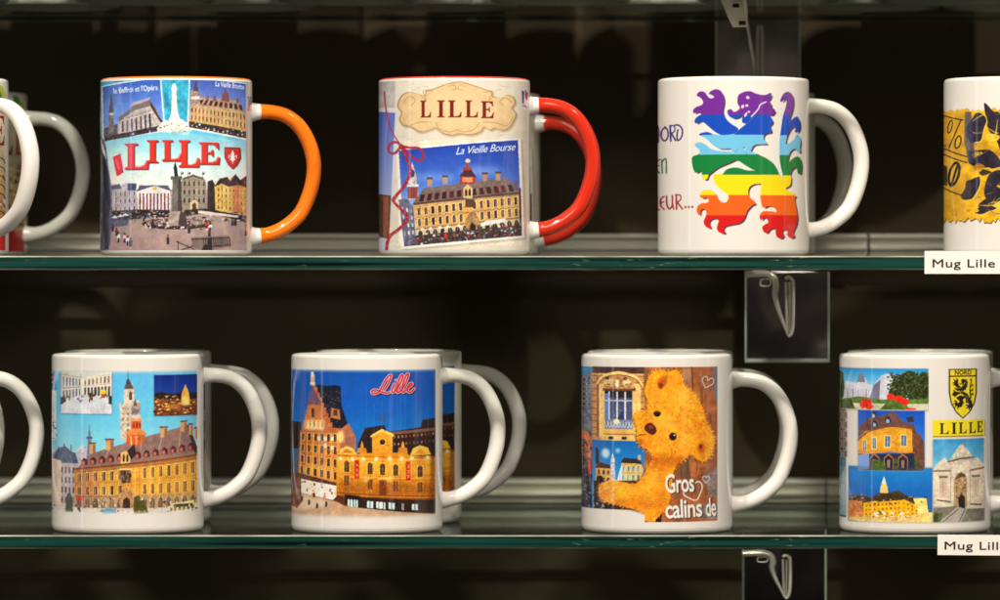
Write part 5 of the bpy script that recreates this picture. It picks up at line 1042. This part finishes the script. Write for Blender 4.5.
# top shelf: seen from below through the glass
tops = [('leftmost pale mug base seen through the top glass shelf', 50, .20, 60), ('pale mug base above the orange handled mug, seen through top glass', 248, .20, 200), ('pale mug base above the red handled mug, seen through top glass', 449, .20, -60),
        ('pale mug base left of the slotted bracket, seen through top glass', 662, .20, 210), ('pale mug base right of the slotted bracket, seen through top glass', 871, .20, -50), ('pale mug base at the right end of the top glass shelf', 1012, .20, 150)]
src = None
for lab, px, Y, yaw in tops:
    if src is None: src = make_mug(lab, G3, px, Z1 + .0003, Y, yaw)
    else: copy_mug(src, lab, px, Z1 + .0003, Y, yaw, G3)

rnd = random.Random(4)
LBL = 'added white mug in front rows of the top glass shelf, shading the back wall'
for px in (-62, 145, 348, 560, 768, 948):  # extra mug rows added only so the back wall falls into shade
    copy_mug(src, LBL, px, Z1 + .0003, .138, rnd.uniform(-40, 40), G3)
for n, (Y, off) in enumerate(((.062, -.56), (-.001, -.506))):
    for k in range(10):
        if (n, k) in ((0, 5), (1, 4), (0, 8), (1, 0), (0, 2)): continue  # left-out mugs leave gaps for light patches on the wall
        x = off + k * .108 + rnd.uniform(-.004, .004)
        copy_mug(src, LBL, VX + x / PX * D / (D + Y), Z1 + .0003, Y, 0, G3)

# ------------------------------------------------------------------ glass shelves
def shelf(label, zt, th):
    x0, x1 = -.62, .50
    e = .0007
    prof = [(YF + e, zt), (YB - e, zt), (YB, zt - e), (YB, zt - th + e), (YB - e, zt - th), (YF + e, zt - th), (YF, zt - th + e), (YF, zt - e)]
    mi = [0, 2, 1, 2, 0, 2, 1, 2]
    vs = [(x, y, z - zt) for x in (x0, x1) for y, z in prof]; fs = []; N = 8
    for k in range(N): fs.append((k, (k + 1) % N, N + (k + 1) % N, N + k))
    fs += [tuple(range(N))[::-1], tuple(range(N, 2 * N))]
    o = mesh('glass_shelf', vs, fs, [M_glass, M_gedge, M_arris], None, smooth=False, midx=mi + [1, 1])
    o.location = (0, 0, zt); o['label'] = label; o['category'] = 'shelf'; o['group'] = 'glass shelves'
    return o
shelf('top glass shelf seen from below, thin green back edge at top of photo', Z1, T1)
shelf('middle glass shelf with green edge carrying the orange, red and rainbow mugs', Z2, T2)
shelf('lower glass shelf with green edge carrying the teddy bear mug', Z3, T3)

# ------------------------------------------------------------------ back wall and rails
w = bevbox('back_wall', -1.2, 1.1, .300, .33, -.6, .55, M_wall, bev=0); w['kind'] = 'structure'
def rail(label, x0, x1, zt, yo=0):
    y = .280 + yo; b_ = zt + .0004
    pr = [(y, b_), (y, b_ + .0042), (y - .0035, b_ + .0046), (y - .0035, b_ + .0060), (y + .001, b_ + .0064), (y + .001, b_ + .0112), (y - .003, b_ + .0116), (y - .003, b_ + .0136), (y + .0185, b_ + .0140), (y + .0185, b_)]
    N = len(pr); vs = [(x, p[0], p[1]) for x in (x0, x1) for p in pr]
    fs = [(k, (k + 1) % N, N + (k + 1) % N, N + k) for k in range(N)] + [tuple(range(N))[::-1], tuple(range(N, 2 * N))]
    mi = [0, 1, 1, 1, 0, 1, 1, 1, 0, 0, 0, 0]
    o = mesh('back_rail', vs, fs, [M_rail, M_railw], None, smooth=False, midx=mi)
    o['label'] = label; o['category'] = 'rail'; o['group'] = 'metal rails along the back wall'
    return o
rail('grey metal rail behind the orange, red and rainbow mugs', -.60, wx(868, .27), Z2)
rail('short grey metal rail left of the yellow print mug on the middle shelf', wx(871, .27), .5, Z2, .002)
rail('grey metal rail behind the teddy bear mug along the lower shelf', -.60, wx(826, .27), Z3)
rail('grey metal rail behind the yellow shield mug at right of the lower shelf', wx(827.5, .27), .5, Z3, -.004)

# ------------------------------------------------------------------ smoked mirror plates and brackets
def tube(name, pts, r, m, parent, flat=1.0, n=12, taper=None):
    P_ = [Vector(p) for p in crom([tuple(p) for p in pts], 6)]; vs, fs = [], []
    for i, p in enumerate(P_):
        t = (P_[min(i + 1, len(P_) - 1)] - P_[max(i - 1, 0)]).normalized()
        s_ = t.cross(Vector((0, 1, 0))).normalized(); u = Vector((0, 1, 0))
        k = taper(i / (len(P_) - 1)) if taper else 1
        for j in range(n):
            a_ = j / n * 2 * math.pi; vs.append(p + s_ * math.cos(a_) * r * k + u * math.sin(a_) * r * flat)
    for i in range(len(P_) - 1):
        for j in range(n): fs.append((i * n + j, i * n + (j + 1) % n, (i + 1) * n + (j + 1) % n, (i + 1) * n + j))
    fs += [tuple(range(n)), tuple(range((len(P_) - 1) * n, len(P_) * n))]
    return mesh(name, vs, fs, m, parent)
def plate(label, px0, px1, ztop, zbot, Y, lower=True):
    x0, x1 = wx(px0, Y), wx(px1, Y)
    t = thing('mirror_plate', label, 'mirror', ((x0 + x1) / 2, Y, zbot), 'mirror plates under the shelves')
    hw = (x1 - x0) / 2; h = ztop - zbot; e = .0009
    bevbox('pane', -hw + e, hw - e, .0, .0035, e * 2.45, h, M_plate, t, .0004)
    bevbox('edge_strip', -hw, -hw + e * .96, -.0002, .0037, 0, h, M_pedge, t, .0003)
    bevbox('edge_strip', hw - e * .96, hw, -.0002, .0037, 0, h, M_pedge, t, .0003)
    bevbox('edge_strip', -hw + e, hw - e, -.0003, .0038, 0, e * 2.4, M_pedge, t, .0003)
    return t
YP = .235; YM = .15
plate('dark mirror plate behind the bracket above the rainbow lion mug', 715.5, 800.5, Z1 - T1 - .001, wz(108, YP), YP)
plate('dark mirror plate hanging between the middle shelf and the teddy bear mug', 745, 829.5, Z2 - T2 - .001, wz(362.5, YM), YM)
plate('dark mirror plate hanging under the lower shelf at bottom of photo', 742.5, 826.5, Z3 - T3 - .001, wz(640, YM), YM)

def poly_plate(name, px, Y, th, m, parent, org, dy=0):
    """flat metal plate from an outline, with thickness"""
    n = len(px); vs = [pt(x, y, Y) - org for x, y in px]; vs += [v + Vector((.0, th, 0)) for v in vs]
    if dy: vs = [Vector((v.x, v.y + (v.x) * dy, v.z)) for v in vs]
    fs = [tuple(range(n)), tuple(range(n, 2 * n))[::-1]] + [(i, (i + 1) % n, n + (i + 1) % n, n + i) for i in range(n)]
    return mesh(name, vs, fs, m, parent, smooth=False)
# top bracket: slotted arm
o_ = pt(745, -8, .04)
tb = thing('shelf_bracket', 'slotted steel bracket arm under the top shelf above the rainbow lion mug', 'bracket', o_, 'shelf brackets')
poly_plate('arm', [(716, -12), (745, -12), (748, 12), (746, 27), (733, 27.5), (729, 20)], .040, .0016, M_chrome, tb, o_)
for (x, y) in ((736, 5.5), (742.5, 23)):
    tube('slot_rim', [pt(x - 4, y - 2.6, .0388) - o_, pt(x + 3.6, y - 2.4, .0388) - o_, pt(x + 3.8, y + 2.6, .0388) - o_, pt(x - 3.8, y + 2.6, .0388) - o_, pt(x - 4, y - 2.4, .0388) - o_], .0005, M_chrome, tb, n=8)
    poly_plate('slot', [(x - 3.4, y - 2), (x + 3.2, y - 2), (x + 3.2, y + 2), (x - 3.4, y + 2)], .0394, .0004, M_dark, tb, o_)
tube('blade', [pt(744, -10, .037) - o_, pt(744.8, 6, .038) - o_, pt(746.5, 20, .045) - o_, pt(750, 40, .09) - o_, pt(754, 62, .15) - o_, pt(757.5, 86, .225) - o_], .0009, M_chrome, tb, flat=3, n=10)
tube('upright_slot', [pt(758.2, 26, .229) - o_, pt(757.5, 40, .229) - o_, pt(757.5, 92, .229) - o_], .0007, M_chrome, tb, n=8)
tube('upright_slot', [pt(761.3, 26, .229) - o_, pt(762.2, 40, .229) - o_, pt(762.2, 92, .229) - o_], .0007, M_chrome, tb, n=8)
def hook_bracket(label, yo, dx, short=False):
    o_ = pt(775 + dx, yo, .05)
    t = thing('shelf_bracket', label, 'bracket', o_, 'shelf brackets')
    k = .72 if short else 1
    f = lambda x, y, Y=.05: pt(x + dx, yo + (y - 271) * k, Y) - o_
    tube('hook_arm', [f(745, 274.5), f(757, 273.6), f(768, 274), (f(774, 278)), f(776, 286), f(775, 295), f(778, 308), f(783, 322), f(788, 336)], .0017, M_chrome, t, flat=2.2, taper=lambda u: 1.1 - .75 * max(0, (u - .55) / .45))
    tube('slot_rim', [f(761, 279.5), f(769.6, 279.5), f(769.6, 285.5), f(761, 285.5), f(761, 279.5)], .00045, M_chrome, t, n=8)
    tube('hook_plate', [f(785.5, 279, .062), f(788.5, 277, .062), f(792, 279.5, .062), f(793.2, 286, .062), f(793, 322, .062), f(791, 334, .062), f(788, 336, .062)], .0010, M_chrome, t, flat=1.6, n=10)
    tube('upright_slot', [f(786, 282, .064), f(786.2, 300, .064), f(787, 333, .064)], .0008, M_chrome, t, n=8)
    tube('upright_slot', [f(789.6, 282, .066), f(789.6, 300, .066), f(789.2, 333, .066)], .0006, M_chrome, t, n=8)
hook_bracket('steel hook bracket in front of the mirror plate under the middle shelf', 271, 0)
hook_bracket('steel hook bracket under the lower shelf at the bottom of the photo', 551, -3, short=True)

# ------------------------------------------------------------------ card labels
def card(label, px0, py0, px1, py1, tx, ty, tw, thh, rot):
    Y = YF - .0016
    w_ = wx(px1, Y) - wx(px0, Y); h_ = wz(py0, Y) - wz(py1, Y)
    t = thing('price_tag', label, 'price tag', (wx(px0, Y), Y, wz(py1, Y)), 'card labels clipped to the shelf edges')
    t.rotation_euler.y = rot
    bevbox('card', 0, w_, 0, .0006, 0, h_, M_paper, t, .0001, 1)
    me = text_mesh('Mug Lille', bold=0, gap=1.06, depth=.0)
    v = np.array([list(p.co) for p in me.vertices]); mn = v.min(0); mx = v.max(0)
    cap = max(p[1] for p in v); s_x = tw * PX / (mx[0] - mn[0]); s_y = thh * PX / cap
    x_off = wx(tx, Y) - wx(px0, Y); z_off = wz(ty, Y) - wz(py1, Y)
    for p in me.vertices:
        p.co = Vector(((p.co.x - mn[0]) * s_x + x_off, -.00025, p.co.y * s_y + z_off))
    bm = bmesh.new(); bm.from_mesh(me); g = bmesh.ops.duplicate(bm, geom=bm.verts[:] + bm.edges[:] + bm.faces[:])
    for v in g['geom']:
        if isinstance(v, bmesh.types.BMVert): v.co.x += .00012; v.co.y -= .00002
    bm.to_mesh(me); bm.free()
    link('lettering', me, M_ink, t, smooth=False)
card('white card label reading Mug Lille below the yellow print mug', 924.5, 251, 1075, 274, 932.5, 267.2, 61, 7.8, 0)
card('white card label reading Mug Lille below the yellow shield mug', 937.5, 534.5, 1088, 555, 944.5, 549, 61, 7.6, .008)

# ------------------------------------------------------------------ light
world = bpy.data.worlds.new('World'); sc.world = world; world.use_nodes = True
wn = world.node_tree; bg = wn.nodes['Background']        # the dim shop behind the camera: lit and unlit patches
tc = wn.nodes.new('ShaderNodeTexCoord'); nz = wn.nodes.new('ShaderNodeTexNoise'); nz.inputs['Scale'].default_value = 3.2; nz.inputs['Detail'].default_value = 3
rp = wn.nodes.new('ShaderNodeValToRGB'); e = rp.color_ramp.elements; e[0].position = .47; e[0].color = (.012, .010, .010, 1); e[1].position = .68; e[1].color = (3.2, 2.7, 2.0, 1)
e2 = rp.color_ramp.elements.new(.60); e2.color = (.10, .085, .07, 1)
wn.links.new(tc.outputs['Generated'], nz.inputs['Vector']); wn.links.new(nz.outputs['Fac'], rp.inputs[0]); wn.links.new(rp.outputs[0], bg.inputs[0]); bg.inputs[1].default_value = .45
def spot(name, loc, target, power, size, angle, col=(1, .86, .68), blend=.5):
    l = bpy.data.lights.new(name, 'SPOT'); l.energy = power; l.shadow_soft_size = size; l.spot_size = math.radians(angle); l.spot_blend = blend; l.color = col
    o = bpy.data.objects.new(name, l); C.objects.link(o); o.location = loc
    o.rotation_euler = (Vector(target) - Vector(loc)).to_track_quat('-Z', 'Y').to_euler()
    return o
def area(name, loc, target, power, sx, sy, col=(1, .87, .70)):
    l = bpy.data.lights.new(name, 'AREA'); l.shape = 'RECTANGLE'; l.size = sx; l.size_y = sy; l.energy = power; l.color = col
    o = bpy.data.objects.new(name, l); C.objects.link(o); o.location = loc
    o.rotation_euler = (Vector(target) - Vector(loc)).to_track_quat('-Z', 'Y').to_euler()
    return o
KC = (1, .90, .77)
spot('ceiling_spot', (-.42, -1.0, 1.20), (0, 0, 0), 74, .024, 60, KC)
spot('ceiling_spot', (.06, -1.0, 1.22), (0, 0, 0), 48, .024, 60, KC)
spot('ceiling_spot', (.95, -.9, 1.15), (.05, 0, 0), 46, .024, 60, KC)
area('ambient_fill', (-.2, -2.3, 1.25), (0, 0, 0), 29, 1.4, .5, KC)  # added fill for the shop's ambient light, lifts the shaded rear mugs
area('window_strip', (-1.5, -.55, .1), (0, 0, 0), 1.1, .06, 1.5, (.72, .84, 1))

# ------------------------------------------------------------------ camera
cam = bpy.data.cameras.new('Camera'); co = bpy.data.objects.new('Camera', cam); C.objects.link(co); sc.camera = co
co.location = (0, -D, 0); co.rotation_euler = (math.radians(90), 0, 0)
cam.sensor_width = 36; cam.lens = 36 * D / (1000 * PX); cam.shift_x = (500 - VX) / 1000; cam.shift_y = -(300 - HY) / 1000
cam.clip_start = .05; cam.clip_end = 50
cam.dof.use_dof = True; cam.dof.focus_distance = D - .036; cam.dof.aperture_fstop = 9
sc.render.engine = 'CYCLES'
sc.cycles.max_bounces = 10; sc.cycles.transparent_max_bounces = 16; sc.cycles.glossy_bounces = 6
sc.view_settings.view_transform = 'Standard'; sc.view_settings.look = 'None'; sc.view_settings.exposure = -.09; sc.view_settings.gamma = 1
sc.render.resolution_x = 1024; sc.render.resolution_y = 614
